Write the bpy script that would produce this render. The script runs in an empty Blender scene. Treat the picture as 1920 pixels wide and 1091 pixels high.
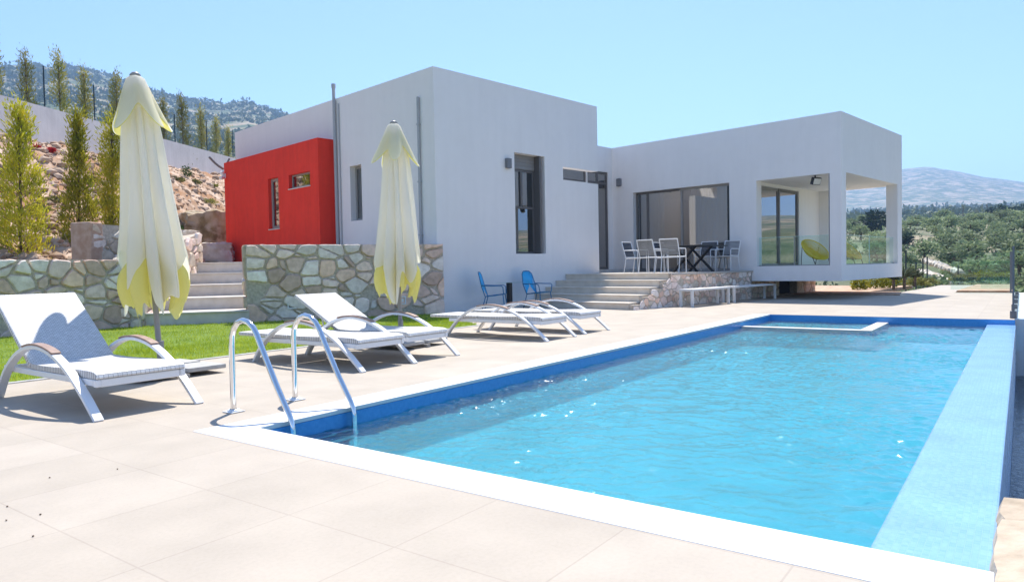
import bpy, math, random
from mathutils import Vector, Matrix, noise
R = math.radians
scene = bpy.context.scene
COL = scene.collection
rnd = random.Random(7)

# ---------------------------------------------------------------- frame of the place
# X runs along the front of the villa, Y along its side; the pool is turned by POOL.
H = 1.05
F = 1318.26
PITCH, ROLL, YAW = R(1.8463), R(-1.1035), R(44.2659)
POOL = R(8.297)
CP, SP = math.cos(POOL), math.sin(POOL)
def cam_axes():
    c, s = math.cos(PITCH), math.sin(PITCH)
    fw = Vector((0, c, -s)); up = Vector((0, s, c)); rt = Vector((1, 0, 0))
    cr, sr = math.cos(ROLL), math.sin(ROLL)
    r2 = cr*rt + sr*up; u2 = -sr*rt + cr*up
    sy, cy = math.sin(YAW), math.cos(YAW)
    T = Matrix(((sy, cy, 0), (-cy, sy, 0), (0, 0, 1)))
    return T @ r2, T @ u2, T @ fw
RT, UP, FW = cam_axes()
FH = Vector((math.cos(YAW), math.sin(YAW), 0)); RH = Vector((math.sin(YAW), -math.cos(YAW), 0))
def pw(a, b, z=0.0):
    return Vector((CP*a - SP*b, SP*a + CP*b, z))
def ground_dir(u):                       # horizontal direction for a bearing
    d = FH + RH*((u-960)/F)
    return d                             # length scaled so that forward depth = 1
def hor(u): return 521.49 - 0.019271*u

# ---------------------------------------------------------------- mesh builder
class MB:
    def __init__(s): s.v = []; s.f = []; s.m = []; s.c = None
    def add(s, vs, fs, m=0):
        o = len(s.v); s.v += [tuple(x) for x in vs]
        for f in fs: s.f.append(tuple(i+o for i in f)); s.m.append(m)
    def box(s, a, b, m=0):
        x0, y0, z0 = a; x1, y1, z1 = b
        if x0 > x1: x0, x1 = x1, x0
        if y0 > y1: y0, y1 = y1, y0
        if z0 > z1: z0, z1 = z1, z0
        s.add([(x0,y0,z0),(x1,y0,z0),(x1,y1,z0),(x0,y1,z0),(x0,y0,z1),(x1,y0,z1),(x1,y1,z1),(x0,y1,z1)],
              [(0,3,2,1),(4,5,6,7),(0,1,5,4),(1,2,6,5),(2,3,7,6),(3,0,4,7)], m)
    def xbox(s, a, b, M, m=0):
        t = MB(); t.box(a, b); s.add([M @ Vector(p) for p in t.v], t.f, m)
    def quad(s, *p, m=0): s.add(p, [tuple(range(len(p)))], m)
    def prism(s, poly, z0, z1, m=0):
        n = len(poly)
        vs = [(x,y,z0) for x,y in poly] + [(x,y,z1) for x,y in poly]
        fs = [tuple(range(n))[::-1], tuple(range(n, 2*n))] + [(i,(i+1)%n,n+(i+1)%n,n+i) for i in range(n)]
        s.add(vs, fs, m)
    def sweep(s, path, prof, m=0, up=Vector((0,0,1)), closed=False):
        # prof: list of (side, normal) offsets; side axis = tangent x up
        path = [Vector(p) for p in path]; n = len(path); k = len(prof); rings = []
        for i, p in enumerate(path):
            t = (path[(i+1) % n] - path[i-1]) if closed else (path[min(i+1,n-1)] - path[max(i-1,0)])
            t.normalize()
            sd = t.cross(up)
            if sd.length < 1e-3: sd = t.cross(Vector((1,0,0)))
            sd.normalize(); nm = sd.cross(t)
            rings.append([p + sd*a + nm*b for a, b in prof])
        vs = [q for r in rings for q in r]; fs = []
        for i in range(n if closed else n-1):
            j = (i+1) % n
            for q in range(k):
                fs.append((i*k+q, i*k+(q+1)%k, j*k+(q+1)%k, j*k+q))
        if not closed:
            fs.append(tuple(range(k))[::-1]); fs.append(tuple(range((n-1)*k, n*k)))
        s.add(vs, fs, m)
    def tube(s, path, r, n=10, m=0, closed=False, up=Vector((0.13,0.21,0.97))):
        s.sweep(path, [(r*math.cos(2*math.pi*i/n), r*math.sin(2*math.pi*i/n)) for i in range(n)], m, up, closed)
    def lathe(s, prof, n=20, m=0, c=(0,0)):
        vs = [(c[0]+r*math.cos(2*math.pi*j/n), c[1]+r*math.sin(2*math.pi*j/n), z) for r, z in prof for j in range(n)]
        fs = [(i*n+j, i*n+(j+1)%n, (i+1)*n+(j+1)%n, (i+1)*n+j) for i in range(len(prof)-1) for j in range(n)]
        s.add(vs, fs, m)
    def build(s, name, mats, parent=None, smooth=False, bevel=0, seg=2, col=None, world=True, auto=None):
        me = bpy.data.meshes.new(name)
        me.from_pydata(s.v, [], s.f)
        if not isinstance(mats, (list, tuple)): mats = [mats]
        for q in mats: me.materials.append(q)
        if len(mats) > 1: me.polygons.foreach_set('material_index', s.m)
        if s.c:
            at = me.color_attributes.new('Col', 'FLOAT_COLOR', 'CORNER')
            buf = []
            for p in me.polygons:
                c = s.c[p.index]
                buf += [c[0], c[1], c[2], 1.0]*p.loop_total
            at.data.foreach_set('color', buf)
        if smooth: me.polygons.foreach_set('use_smooth', [True]*len(me.polygons))
        me.update()
        o = bpy.data.objects.new(name, me); COL.objects.link(o)
        if parent:
            o.parent = parent
            if world == 'shift': o.location = -parent.location
        if bevel:
            md = o.modifiers.new('bevel', 'BEVEL'); md.width = bevel; md.segments = seg; md.limit_method = 'ANGLE'; md.angle_limit = R(40)
            if smooth: md.harden_normals = False
        if auto:
            try: me.set_sharp_from_angle(angle=R(auto))
            except Exception: pass
        return o

def tag(o, label=None, cat=None, group=None, kind=None):
    if label: o['label'] = label
    if cat: o['category'] = cat
    if group: o['group'] = group
    if kind: o['kind'] = kind
    return o
def thing(name, loc, rz, label, cat, group=None):
    o = bpy.data.objects.new(name, None); COL.objects.link(o)
    o.empty_display_size = 0.2
    o.location = loc; o.rotation_euler = (0, 0, rz)
    return tag(o, label, cat, group)
def copy_tree(o, parent=None):
    c = o.copy(); COL.objects.link(c)
    if parent: c.parent = parent
    for ch in list(o.children): copy_tree(ch, c)
    return c

# ---------------------------------------------------------------- materials
def nodes(m):
    m.use_nodes = True; nt = m.node_tree; nt.nodes.clear()
    out = nt.nodes.new('ShaderNodeOutputMaterial')
    return nt, out
def rgba(c): return (c[0], c[1], c[2], 1.0)
def mat(name, c1, c2=None, scale=8.0, rough=0.6, metal=0.0, bump=0.0, bscale=40.0, spec=0.5, coords='Object', detail=6.0,
        c3=None, scale3=2.0, ramp=(0.35, 0.65), stretch=None):
    m = bpy.data.materials.new(name); nt, out = nodes(m)
    b = nt.nodes.new('ShaderNodeBsdfPrincipled')
    b.inputs['Roughness'].default_value = rough; b.inputs['Metallic'].default_value = metal
    b.inputs['Specular IOR Level'].default_value = spec
    nt.links.new(b.outputs[0], out.inputs[0])
    tc = nt.nodes.new('ShaderNodeTexCoord'); src = tc.outputs[coords]
    if stretch:
        mp = nt.nodes.new('ShaderNodeMapping'); mp.inputs['Scale'].default_value = stretch
        nt.links.new(src, mp.inputs[0]); src = mp.outputs[0]
    if c2 is None: b.inputs['Base Color'].default_value = rgba(c1)
    else:
        nz = nt.nodes.new('ShaderNodeTexNoise'); nz.inputs['Scale'].default_value = scale; nz.inputs['Detail'].default_value = detail
        nt.links.new(src, nz.inputs['Vector'])
        cr = nt.nodes.new('ShaderNodeValToRGB'); cr.color_ramp.elements[0].position = ramp[0]; cr.color_ramp.elements[1].position = ramp[1]
        cr.color_ramp.elements[0].color = rgba(c1); cr.color_ramp.elements[1].color = rgba(c2)
        nt.links.new(nz.outputs[0], cr.inputs[0]); co = cr.outputs[0]
        if c3 is not None:
            n3 = nt.nodes.new('ShaderNodeTexNoise'); n3.inputs['Scale'].default_value = scale3; n3.inputs['Detail'].default_value = 5
            nt.links.new(src, n3.inputs['Vector'])
            r3 = nt.nodes.new('ShaderNodeValToRGB'); r3.color_ramp.elements[0].position = 0.45; r3.color_ramp.elements[1].position = 0.62
            nt.links.new(n3.outputs[0], r3.inputs[0])
            mx = nt.nodes.new('ShaderNodeMix'); mx.data_type = 'RGBA'
            nt.links.new(r3.outputs[0], mx.inputs[0]); nt.links.new(co, mx.inputs[6]); mx.inputs[7].default_value = rgba(c3)
            co = mx.outputs[2]
        nt.links.new(co, b.inputs['Base Color'])
    if bump:
        nb = nt.nodes.new('ShaderNodeTexNoise'); nb.inputs['Scale'].default_value = bscale; nb.inputs['Detail'].default_value = 5
        nt.links.new(src, nb.inputs['Vector'])
        bp = nt.nodes.new('ShaderNodeBump'); bp.inputs['Strength'].default_value = bump; bp.inputs['Distance'].default_value = 0.02
        nt.links.new(nb.outputs[0], bp.inputs['Height']); nt.links.new(bp.outputs[0], b.inputs['Normal'])
    return m
def bsdf(m): return next(n for n in m.node_tree.nodes if n.type == 'BSDF_PRINCIPLED')

M = {}
M['render'] = mat('white_render', (.86,.825,.795), (.88,.845,.815), scale=.9, rough=.85, bump=.05, bscale=90, spec=.2)
M['red'] = mat('red_render', (.90,.050,.028), (.94,.058,.032), scale=1.2, rough=.8, bump=.05, bscale=90, spec=.25)
M['frame'] = mat('taupe_aluminium', (.13,.12,.115), rough=.4, spec=.5)
M['frame_light'] = mat('grey_aluminium', (.30,.285,.27), rough=.4)
M['shutter'] = mat('shutter_box', (.24,.23,.22), rough=.5)
M['pipe'] = mat('grey_pipe', (.42,.42,.43), rough=.5)
M['sill'] = mat('sill_stone', (.62,.58,.52), (.68,.64,.58), scale=6, rough=.6)
M['lamp_grey'] = mat('lamp_grey', (.18,.18,.19), rough=.45)
M['black'] = mat('black_metal', (.012,.012,.014), rough=.4)
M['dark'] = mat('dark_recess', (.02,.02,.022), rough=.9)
M['curtain'] = mat('curtain_cloth', (.42,.41,.39), (.5,.49,.47), scale=3, rough=.9, stretch=(8,8,.3))
M['white_metal'] = mat('white_powder_coat', (.80,.80,.80), rough=.35, spec=.5)
M['wood'] = mat('armrest_wood', (.28,.17,.12), (.38,.25,.19), scale=14, rough=.5, stretch=(1,1,1))
M['steel'] = mat('polished_steel', (.78,.78,.79), rough=.10, metal=1.0)
M['steel_white'] = mat('white_flange', (.8,.8,.8), rough=.3)
M['tread'] = mat('stair_tread', (.64,.56,.46), (.72,.64,.54), scale=5, rough=.75, bump=.08)
M['riser_grey'] = mat('grey_stair_slab', (.60,.54,.48), (.68,.62,.56), scale=5, rough=.75, bump=.08)
M['mortar'] = mat('mortar', (.44,.37,.29), (.62,.535,.44), scale=18, rough=.95, bump=.5, bscale=50)
M['terracotta'] = mat('orange_plaster', (.50,.30,.20), (.62,.42,.31), scale=7, rough=.9, bump=.3)
M['dirt'] = mat('dry_earth', (.34,.215,.14), (.62,.46,.34), scale=2.4, rough=.95, bump=1.0, bscale=5, c3=(.36,.20,.11), scale3=.5, spec=.1)
M['clod'] = mat('earth_clods', (.36,.24,.155), (.58,.44,.33), scale=.7, rough=.95, bump=.5, bscale=12, spec=.1)
M['rock'] = mat('brown_rock', (.17,.115,.055), (.40,.30,.17), scale=2.2, rough=.95, bump=.9, bscale=7, c3=(.45,.36,.26), scale3=3)
M['palerock'] = mat('pale_rock', (.60,.52,.42), (.74,.68,.58), scale=3, rough=.9, bump=.5, bscale=14, c3=(.50,.40,.29), scale3=2)
M['soil'] = mat('orange_soil', (.40,.235,.145), (.55,.40,.28), scale=4, rough=.95, bump=.5, bscale=12)
M['umb_pole'] = mat('umbrella_pole', (.30,.285,.27), rough=.4)
M['slab'] = mat('concrete_slab', (.38,.37,.35), (.47,.46,.44), scale=10, rough=.85, bump=.2)
M['blue_frame'] = mat('blue_chair_frame', (.02,.16,.32), rough=.35)
M['blue_cord'] = mat('blue_cord', (.05,.50,.86), rough=.45)
M['mesh_grey'] = mat('grey_sling', (.22,.22,.22), (.27,.27,.27), scale=3, rough=.8)
M['mesh_dark'] = mat('dark_sling', (.05,.055,.07), rough=.8)
M['yellow'] = mat('yellow_cord', (.96,.60,.008), (.98,.70,.015), scale=12, rough=.5)
M['bark'] = mat('bark', (.10,.07,.045), (.18,.13,.09), scale=10, rough=.95)
M['post'] = mat('green_fence_post', (.012,.035,.045), rough=.5)
M['bench'] = mat('bench_white', (.72,.71,.69), rough=.5)
M['blackwater'] = mat('basin_lining', (.03,.045,.075), (.05,.065,.10), scale=4, rough=.6)
M['roof_tile'] = mat('roof_gravel', (.42,.41,.4), rough=.9)
M['white_wall'] = mat('boundary_render', (.66,.63,.62), (.74,.71,.70), scale=.8, rough=.9, spec=.2)


def weather(m, amount):
    nt = m.node_tree; L = nt.links.new; b = bsdf(m); src = b.inputs['Base Color'].links[0].from_socket
    tc = nt.nodes.new('ShaderNodeTexCoord'); mp = nt.nodes.new('ShaderNodeMapping'); mp.inputs['Scale'].default_value = (3.2, 3.2, .22); L(tc.outputs['Object'], mp.inputs[0])
    n = nt.nodes.new('ShaderNodeTexNoise'); n.inputs['Scale'].default_value = 1.6; n.inputs['Detail'].default_value = 9; n.inputs['Roughness'].default_value = .6; L(mp.outputs[0], n.inputs['Vector'])
    n2 = nt.nodes.new('ShaderNodeTexNoise'); n2.inputs['Scale'].default_value = 5; n2.inputs['Detail'].default_value = 8; L(tc.outputs['Object'], n2.inputs['Vector'])
    mr = nt.nodes.new('ShaderNodeMapRange'); mr.inputs[1].default_value = .3; mr.inputs[2].default_value = .62; mr.inputs[3].default_value = 1-amount; mr.inputs[4].default_value = 1.0; L(n.outputs[0], mr.inputs[0])
    m2 = nt.nodes.new('ShaderNodeMapRange'); m2.inputs[1].default_value = .3; m2.inputs[2].default_value = .6; m2.inputs[3].default_value = 1-amount*.6; m2.inputs[4].default_value = 1.0; L(n2.outputs[0], m2.inputs[0])
    mu = nt.nodes.new('ShaderNodeMath'); mu.operation = 'MULTIPLY'; L(mr.outputs[0], mu.inputs[0]); L(m2.outputs[0], mu.inputs[1])
    mx = nt.nodes.new('ShaderNodeMix'); mx.data_type = 'RGBA'; mx.blend_type = 'MULTIPLY'; mx.inputs[0].default_value = 1; L(src, mx.inputs[6]); L(mu.outputs[0], mx.inputs[7]); L(mx.outputs[2], b.inputs['Base Color'])
weather(M['render'], .03); weather(M['red'], .10); weather(M['white_wall'], .08)

def leaf_mat(name, c1, c2, trans=.25, scale=3.0):
    m = bpy.data.materials.new(name); nt, out = nodes(m)
    b = nt.nodes.new('ShaderNodeBsdfPrincipled'); b.inputs['Roughness'].default_value = .6; b.inputs['Specular IOR Level'].default_value = .2
    t = nt.nodes.new('ShaderNodeBsdfTranslucent'); mx = nt.nodes.new('ShaderNodeMixShader'); mx.inputs[0].default_value = trans
    tc = nt.nodes.new('ShaderNodeTexCoord'); nz = nt.nodes.new('ShaderNodeTexNoise'); nz.inputs['Scale'].default_value = scale; nz.inputs['Detail'].default_value = 3
    cr = nt.nodes.new('ShaderNodeValToRGB'); cr.color_ramp.elements[0].position = .35; cr.color_ramp.elements[1].position = .65
    cr.color_ramp.elements[0].color = rgba(c1); cr.color_ramp.elements[1].color = rgba(c2)
    oi = nt.nodes.new('ShaderNodeObjectInfo'); hs = nt.nodes.new('ShaderNodeHueSaturation')
    ma = nt.nodes.new('ShaderNodeMapRange'); ma.inputs[3].default_value = .7; ma.inputs[4].default_value = 1.3
    nt.links.new(oi.outputs['Random'], ma.inputs[0]); nt.links.new(ma.outputs[0], hs.inputs['Value'])
    L = nt.links.new
    L(tc.outputs['Object'], nz.inputs['Vector']); L(nz.outputs[0], cr.inputs[0]); L(cr.outputs[0], hs.inputs['Color'])
    L(hs.outputs[0], b.inputs['Base Color']); L(hs.outputs[0], t.inputs['Color'])
    L(b.outputs[0], mx.inputs[1]); L(t.outputs[0], mx.inputs[2]); L(mx.outputs[0], out.inputs[0])
    return m
M['conifer'] = leaf_mat('golden_conifer_leaf', (.27,.30,.022), (.62,.55,.045), .45, 2.5)
M['conifer_far'] = leaf_mat('dull_conifer_leaf', (.17,.19,.04), (.40,.35,.09), .4, 2.0)
M['olive'] = leaf_mat('olive_leaf', (.14,.20,.09), (.33,.38,.20), .3, 1.2)
M['scrub'] = leaf_mat('scrub_leaf', (.075,.105,.05), (.16,.18,.085), .1, .02)
M['darktree'] = leaf_mat('dark_pine_leaf', (.025,.05,.03), (.05,.085,.045), .15, 1)
M['shrub'] = leaf_mat('yellow_green_leaf', (.17,.20,.02), (.38,.36,.03), .3, 6)
M['weed'] = leaf_mat('weed_leaf', (.14,.15,.04), (.30,.28,.08), .3, 4)
M['green'] = leaf_mat('green_leaf', (.05,.11,.025), (.14,.22,.05), .3, 5)
M['cactus'] = leaf_mat('agave_leaf', (.05,.065,.035), (.11,.13,.07), .1, 5)
M['grass'] = leaf_mat('grass_blade', (.31,.40,.03), (.50,.55,.05), .35, 1.5)
M['flower'] = mat('red_flower', (.55,.03,.04), rough=.6)

def col_mat(name, rough=.85, bump=.5, bscale=25):
    m = bpy.data.materials.new(name); nt, out = nodes(m); L = nt.links.new
    b = nt.nodes.new('ShaderNodeBsdfPrincipled'); b.inputs['Roughness'].default_value = rough; b.inputs['Specular IOR Level'].default_value = .25
    at = nt.nodes.new('ShaderNodeVertexColor'); at.layer_name = 'Col'
    tc = nt.nodes.new('ShaderNodeTexCoord')
    nz = nt.nodes.new('ShaderNodeTexNoise'); nz.inputs['Scale'].default_value = 9; nz.inputs['Detail'].default_value = 8
    L(tc.outputs['Object'], nz.inputs['Vector'])
    cr = nt.nodes.new('ShaderNodeValToRGB'); cr.color_ramp.elements[0].position = .3; cr.color_ramp.elements[1].position = .7
    cr.color_ramp.elements[0].color = (.80,.76,.70,1); cr.color_ramp.elements[1].color = (1.12,1.09,1.05,1)
    L(nz.outputs[0], cr.inputs[0])
    mx = nt.nodes.new('ShaderNodeMix'); mx.data_type = 'RGBA'; mx.blend_type = 'MULTIPLY'; mx.inputs[0].default_value = 1
    L(at.outputs[0], mx.inputs[6]); L(cr.outputs[0], mx.inputs[7]); L(mx.outputs[2], b.inputs['Base Color'])
    nb = nt.nodes.new('ShaderNodeTexNoise'); nb.inputs['Scale'].default_value = bscale; nb.inputs['Detail'].default_value = 6
    L(tc.outputs['Object'], nb.inputs['Vector'])
    bp = nt.nodes.new('ShaderNodeBump'); bp.inputs['Strength'].default_value = bump; bp.inputs['Distance'].default_value = .02
    L(nb.outputs[0], bp.inputs['Height']); L(bp.outputs[0], b.inputs['Normal']); L(b.outputs[0], out.inputs[0])
    return m
M['stone'] = col_mat('field_stone')

def glass_pane(name, base, mixf, rough=.0, ior=1.5):
    m = bpy.data.materials.new(name); nt, out = nodes(m); L = nt.links.new
    b = nt.nodes.new('ShaderNodeBsdfTransparent'); b.inputs[0].default_value = rgba(base)
    g = nt.nodes.new('ShaderNodeBsdfGlossy'); g.inputs['Roughness'].default_value = rough; g.inputs[0].default_value = (1,1,1,1)
    lw = nt.nodes.new('ShaderNodeFresnel'); lw.inputs[0].default_value = ior
    ad = nt.nodes.new('ShaderNodeMath'); ad.operation = 'ADD'; ad.inputs[1].default_value = mixf; ad.use_clamp = True
    ge = nt.nodes.new('ShaderNodeNewGeometry'); fr = nt.nodes.new('ShaderNodeMath'); fr.operation = 'SUBTRACT'; fr.inputs[0].default_value = 1.0
    mu = nt.nodes.new('ShaderNodeMath'); mu.operation = 'MULTIPLY'
    mx = nt.nodes.new('ShaderNodeMixShader')
    L(ge.outputs['Backfacing'], fr.inputs[1]); L(lw.outputs[0], ad.inputs[0]); L(ad.outputs[0], mu.inputs[0]); L(fr.outputs[0], mu.inputs[1])
    L(mu.outputs[0], mx.inputs[0]); L(b.outputs[0], mx.inputs[1]); L(g.outputs[0], mx.inputs[2]); L(mx.outputs[0], out.inputs[0])
    return m
M['glass'] = glass_pane('window_glass', (.55,.58,.57), .28)
M['railglass'] = glass_pane('railing_glass', (.87,.95,.925), .015, ior=1.4)

def tile_mat(name, c1, c2, grout, size, off, gw, rough, bump=.05, var=.5, spec=.5, size2=None):
    m = bpy.data.materials.new(name); nt, out = nodes(m); L = nt.links.new
    b = nt.nodes.new('ShaderNodeBsdfPrincipled'); b.inputs['Roughness'].default_value = rough; b.inputs['Specular IOR Level'].default_value = spec
    tc = nt.nodes.new('ShaderNodeTexCoord')
    mp = nt.nodes.new('ShaderNodeMapping'); mp.inputs['Location'].default_value = off
    L(tc.outputs['Object'], mp.inputs[0])
    br = nt.nodes.new('ShaderNodeTexBrick'); br.offset = 0; br.squash = 1
    br.inputs['Scale'].default_value = 1; br.inputs['Brick Width'].default_value = size; br.inputs['Row Height'].default_value = size2 or size
    br.inputs['Mortar Size'].default_value = gw; br.inputs['Mortar Smooth'].default_value = .1
    br.inputs['Color1'].default_value = rgba(c1); br.inputs['Color2'].default_value = rgba(c2); br.inputs['Mortar'].default_value = rgba(grout)
    L(mp.outputs[0], br.inputs['Vector'])
    nz = nt.nodes.new('ShaderNodeTexNoise'); nz.inputs['Scale'].default_value = 2.2; nz.inputs['Detail'].default_value = 8
    L(tc.outputs['Object'], nz.inputs['Vector'])
    mr = nt.nodes.new('ShaderNodeMapRange'); mr.inputs[1].default_value = .25; mr.inputs[2].default_value = .75; mr.inputs[3].default_value = 1-var*.2; mr.inputs[4].default_value = 1+var*.12
    L(nz.outputs[0], mr.inputs[0])
    mx = nt.nodes.new('ShaderNodeMix'); mx.data_type = 'RGBA'; mx.blend_type = 'MULTIPLY'; mx.inputs[0].default_value = 1
    L(br.outputs[0], mx.inputs[6]); L(mr.outputs[0], mx.inputs[7]); L(mx.outputs[2], b.inputs['Base Color'])
    gr = nt.nodes.new('ShaderNodeTexNoise'); gr.inputs['Scale'].default_value = 55; gr.inputs['Detail'].default_value = 6
    L(tc.outputs['Object'], gr.inputs['Vector'])
    m2 = nt.nodes.new('ShaderNodeMapRange'); m2.inputs[1].default_value = .3; m2.inputs[2].default_value = .6; m2.inputs[3].default_value = 1-var*.09; m2.inputs[4].default_value = 1.0
    L(gr.outputs[0], m2.inputs[0])
    mg = nt.nodes.new('ShaderNodeMath'); mg.operation = 'MULTIPLY'; L(mr.outputs[0], mg.inputs[0]); L(m2.outputs[0], mg.inputs[1]); L(mg.outputs[0], mx.inputs[7])
    if bump:
        bp = nt.nodes.new('ShaderNodeBump'); bp.inputs['Strength'].default_value = bump; bp.inputs['Distance'].default_value = .004; bp.invert = True
        L(br.outputs['Fac'], bp.inputs['Height']); L(bp.outputs[0], b.inputs['Normal'])
    L(b.outputs[0], out.inputs[0])
    return m
M['deck'] = tile_mat('beige_paving', (.445,.385,.315), (.475,.412,.34), (.40,.34,.28), .645, (-1.22,-1.93,0), .004, .7, var=.6, spec=.3)
M['coping'] = mat('white_coping', (.78,.77,.75), (.82,.81,.79), scale=2, rough=.65, bump=.05)
M['terrace_tile'] = tile_mat('terrace_paving', (.42,.38,.34), (.45,.41,.37), (.3,.27,.24), .6, (0,0,0), .004, .6)
M['mosaic'] = mat('blue_mosaic', (.07,.31,.68), (.09,.36,.74), scale=30, rough=.25)
M['mosaic_under'] = mat('submerged_mosaic', (.10,.42,.66), (.14,.48,.72), scale=20, rough=.4)
M['ledge'] = tile_mat('pale_wet_mosaic', (.205,.40,.68), (.26,.46,.75), (.26,.46,.72), .026, (0,0,0), .0022, .2, bump=.5, var=.7)
M['poolfloor'] = tile_mat('pool_floor_mosaic', (.30,.80,.86), (.33,.84,.89), (.34,.82,.87), .05, (0,0,0), .002, .4, bump=0, var=1.0)

def water_mat(name, tint, wscale, strength, rough=.17, refr=.5):
    m = bpy.data.materials.new(name); nt, out = nodes(m); L = nt.links.new
    t = nt.nodes.new('ShaderNodeBsdfTransparent'); t.inputs[0].default_value = rgba(tint)
    q = nt.nodes.new('ShaderNodeBsdfRefraction'); q.inputs[0].default_value = rgba(tint); q.inputs['IOR'].default_value = 1.33; q.inputs['Roughness'].default_value = .0
    g = nt.nodes.new('ShaderNodeBsdfGlossy'); g.inputs['Roughness'].default_value = rough; g.inputs[0].default_value = (1,1,1,1)
    fr = nt.nodes.new('ShaderNodeFresnel'); fr.inputs[0].default_value = 1.33
    mx = nt.nodes.new('ShaderNodeMixShader'); m2 = nt.nodes.new('ShaderNodeMixShader'); m2.inputs[0].default_value = refr
    tc = nt.nodes.new('ShaderNodeTexCoord')
    n1 = nt.nodes.new('ShaderNodeTexNoise'); n1.inputs['Scale'].default_value = wscale; n1.inputs['Detail'].default_value = 3; n1.inputs['Distortion'].default_value = .5
    L(tc.outputs['Object'], n1.inputs['Vector'])
    b1 = nt.nodes.new('ShaderNodeBump'); b1.inputs['Strength'].default_value = strength; b1.inputs['Distance'].default_value = .01
    L(n1.outputs[0], b1.inputs['Height']); L(b1.outputs[0], g.inputs['Normal']); L(b1.outputs[0], fr.inputs['Normal']); L(b1.outputs[0], q.inputs['Normal'])
    L(t.outputs[0], m2.inputs[1]); L(q.outputs[0], m2.inputs[2])
    L(fr.outputs[0], mx.inputs[0]); L(m2.outputs[0], mx.inputs[1]); L(g.outputs[0], mx.inputs[2]); L(mx.outputs[0], out.inputs[0])
    return m
M['water'] = water_mat('pool_water', (.49,.86,.97), 26, .35)
M['basinwater'] = water_mat('basin_water', (.45,.55,.65), 12, .9, refr=0)

def weave_mat():
    m = bpy.data.materials.new('white_weave'); nt, out = nodes(m); L = nt.links.new
    b = nt.nodes.new('ShaderNodeBsdfPrincipled'); b.inputs['Roughness'].default_value = .55; b.inputs['Specular IOR Level'].default_value = .3
    tc = nt.nodes.new('ShaderNodeTexCoord')
    br = nt.nodes.new('ShaderNodeTexBrick'); br.offset = .5; br.inputs['Scale'].default_value = 1
    br.inputs['Brick Width'].default_value = .034; br.inputs['Row Height'].default_value = .015; br.inputs['Mortar Size'].default_value = .0024
    br.inputs['Color1'].default_value = (.84,.83,.81,1); br.inputs['Color2'].default_value = (.66,.65,.63,1); br.inputs['Mortar'].default_value = (.42,.41,.40,1)
    L(tc.outputs['Object'], br.inputs['Vector']); L(br.outputs[0], b.inputs['Base Color'])
    bp = nt.nodes.new('ShaderNodeBump'); bp.invert = True; bp.inputs['Strength'].default_value = .6; bp.inputs['Distance'].default_value = .004
    L(br.outputs['Fac'], bp.inputs['Height']); L(bp.outputs[0], b.inputs['Normal']); L(b.outputs[0], out.inputs[0])
    return m
M['weave'] = weave_mat()
def cloth_mat(name, c, trans, c2=None):
    m = bpy.data.materials.new(name); nt, out = nodes(m); L = nt.links.new
    b = nt.nodes.new('ShaderNodeBsdfDiffuse'); b.inputs[0].default_value = rgba(c)
    t = nt.nodes.new('ShaderNodeBsdfTranslucent'); t.inputs[0].default_value = rgba(c2 or c)
    mx = nt.nodes.new('ShaderNodeMixShader'); mx.inputs[0].default_value = trans
    tc = nt.nodes.new('ShaderNodeTexCoord'); nz = nt.nodes.new('ShaderNodeTexNoise'); nz.inputs['Scale'].default_value = 6; nz.inputs['Detail'].default_value = 4
    bp = nt.nodes.new('ShaderNodeBump'); bp.inputs['Strength'].default_value = .25; bp.inputs['Distance'].default_value = .03
    L(tc.outputs['Object'], nz.inputs['Vector']); L(nz.outputs[0], bp.inputs['Height']); L(bp.outputs[0], b.inputs['Normal'])
    L(b.outputs[0], mx.inputs[1]); L(t.outputs[0], mx.inputs[2]); L(mx.outputs[0], out.inputs[0])
    return m
M['cloth'] = cloth_mat('cream_canopy_cloth', (.95,.915,.85), .58, (.96,.93,.82))
M['cloth_yellow'] = cloth_mat('yellow_canopy_lining', (.93,.87,.34), .5)

def hill_mat(name, dirt1, dirt2, veg1, veg2, s1, s2, lo=.44, hi=.56):
    m = bpy.data.materials.new(name); nt, out = nodes(m); L = nt.links.new
    b = nt.nodes.new('ShaderNodeBsdfPrincipled'); b.inputs['Roughness'].default_value = .95; b.inputs['Specular IOR Level'].default_value = .1
    tc = nt.nodes.new('ShaderNodeTexCoord')
    def ramp(scale, e0, e1, c1, c2, det=8):
        n = nt.nodes.new('ShaderNodeTexNoise'); n.inputs['Scale'].default_value = scale; n.inputs['Detail'].default_value = det; n.inputs['Roughness'].default_value = .65
        L(tc.outputs['Object'], n.inputs['Vector'])
        r = nt.nodes.new('ShaderNodeValToRGB'); r.color_ramp.elements[0].position = e0; r.color_ramp.elements[1].position = e1
        r.color_ramp.elements[0].color = rgba(c1); r.color_ramp.elements[1].color = rgba(c2); L(n.outputs[0], r.inputs[0]); return r.outputs[0]
    d = ramp(s1, .35, .65, dirt1, dirt2); v = ramp(s1*3, .35, .65, veg1, veg2); k = ramp(s2, lo, hi, (0,0,0), (1,1,1))
    mx = nt.nodes.new('ShaderNodeMix'); mx.data_type = 'RGBA'
    L(k, mx.inputs[0]); L(d, mx.inputs[6]); L(v, mx.inputs[7]); L(mx.outputs[2], b.inputs['Base Color']); L(b.outputs[0], out.inputs[0])
    return m
M['hill'] = hill_mat('maquis_hill', (.36,.285,.20), (.47,.385,.28), (.08,.115,.065), (.16,.18,.10), .02, .035, .38, .54)
M['lawnsoil'] = mat('lawn_base', (.10,.17,.012), (.16,.24,.02), scale=3, rough=.95, bump=.4)

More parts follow.
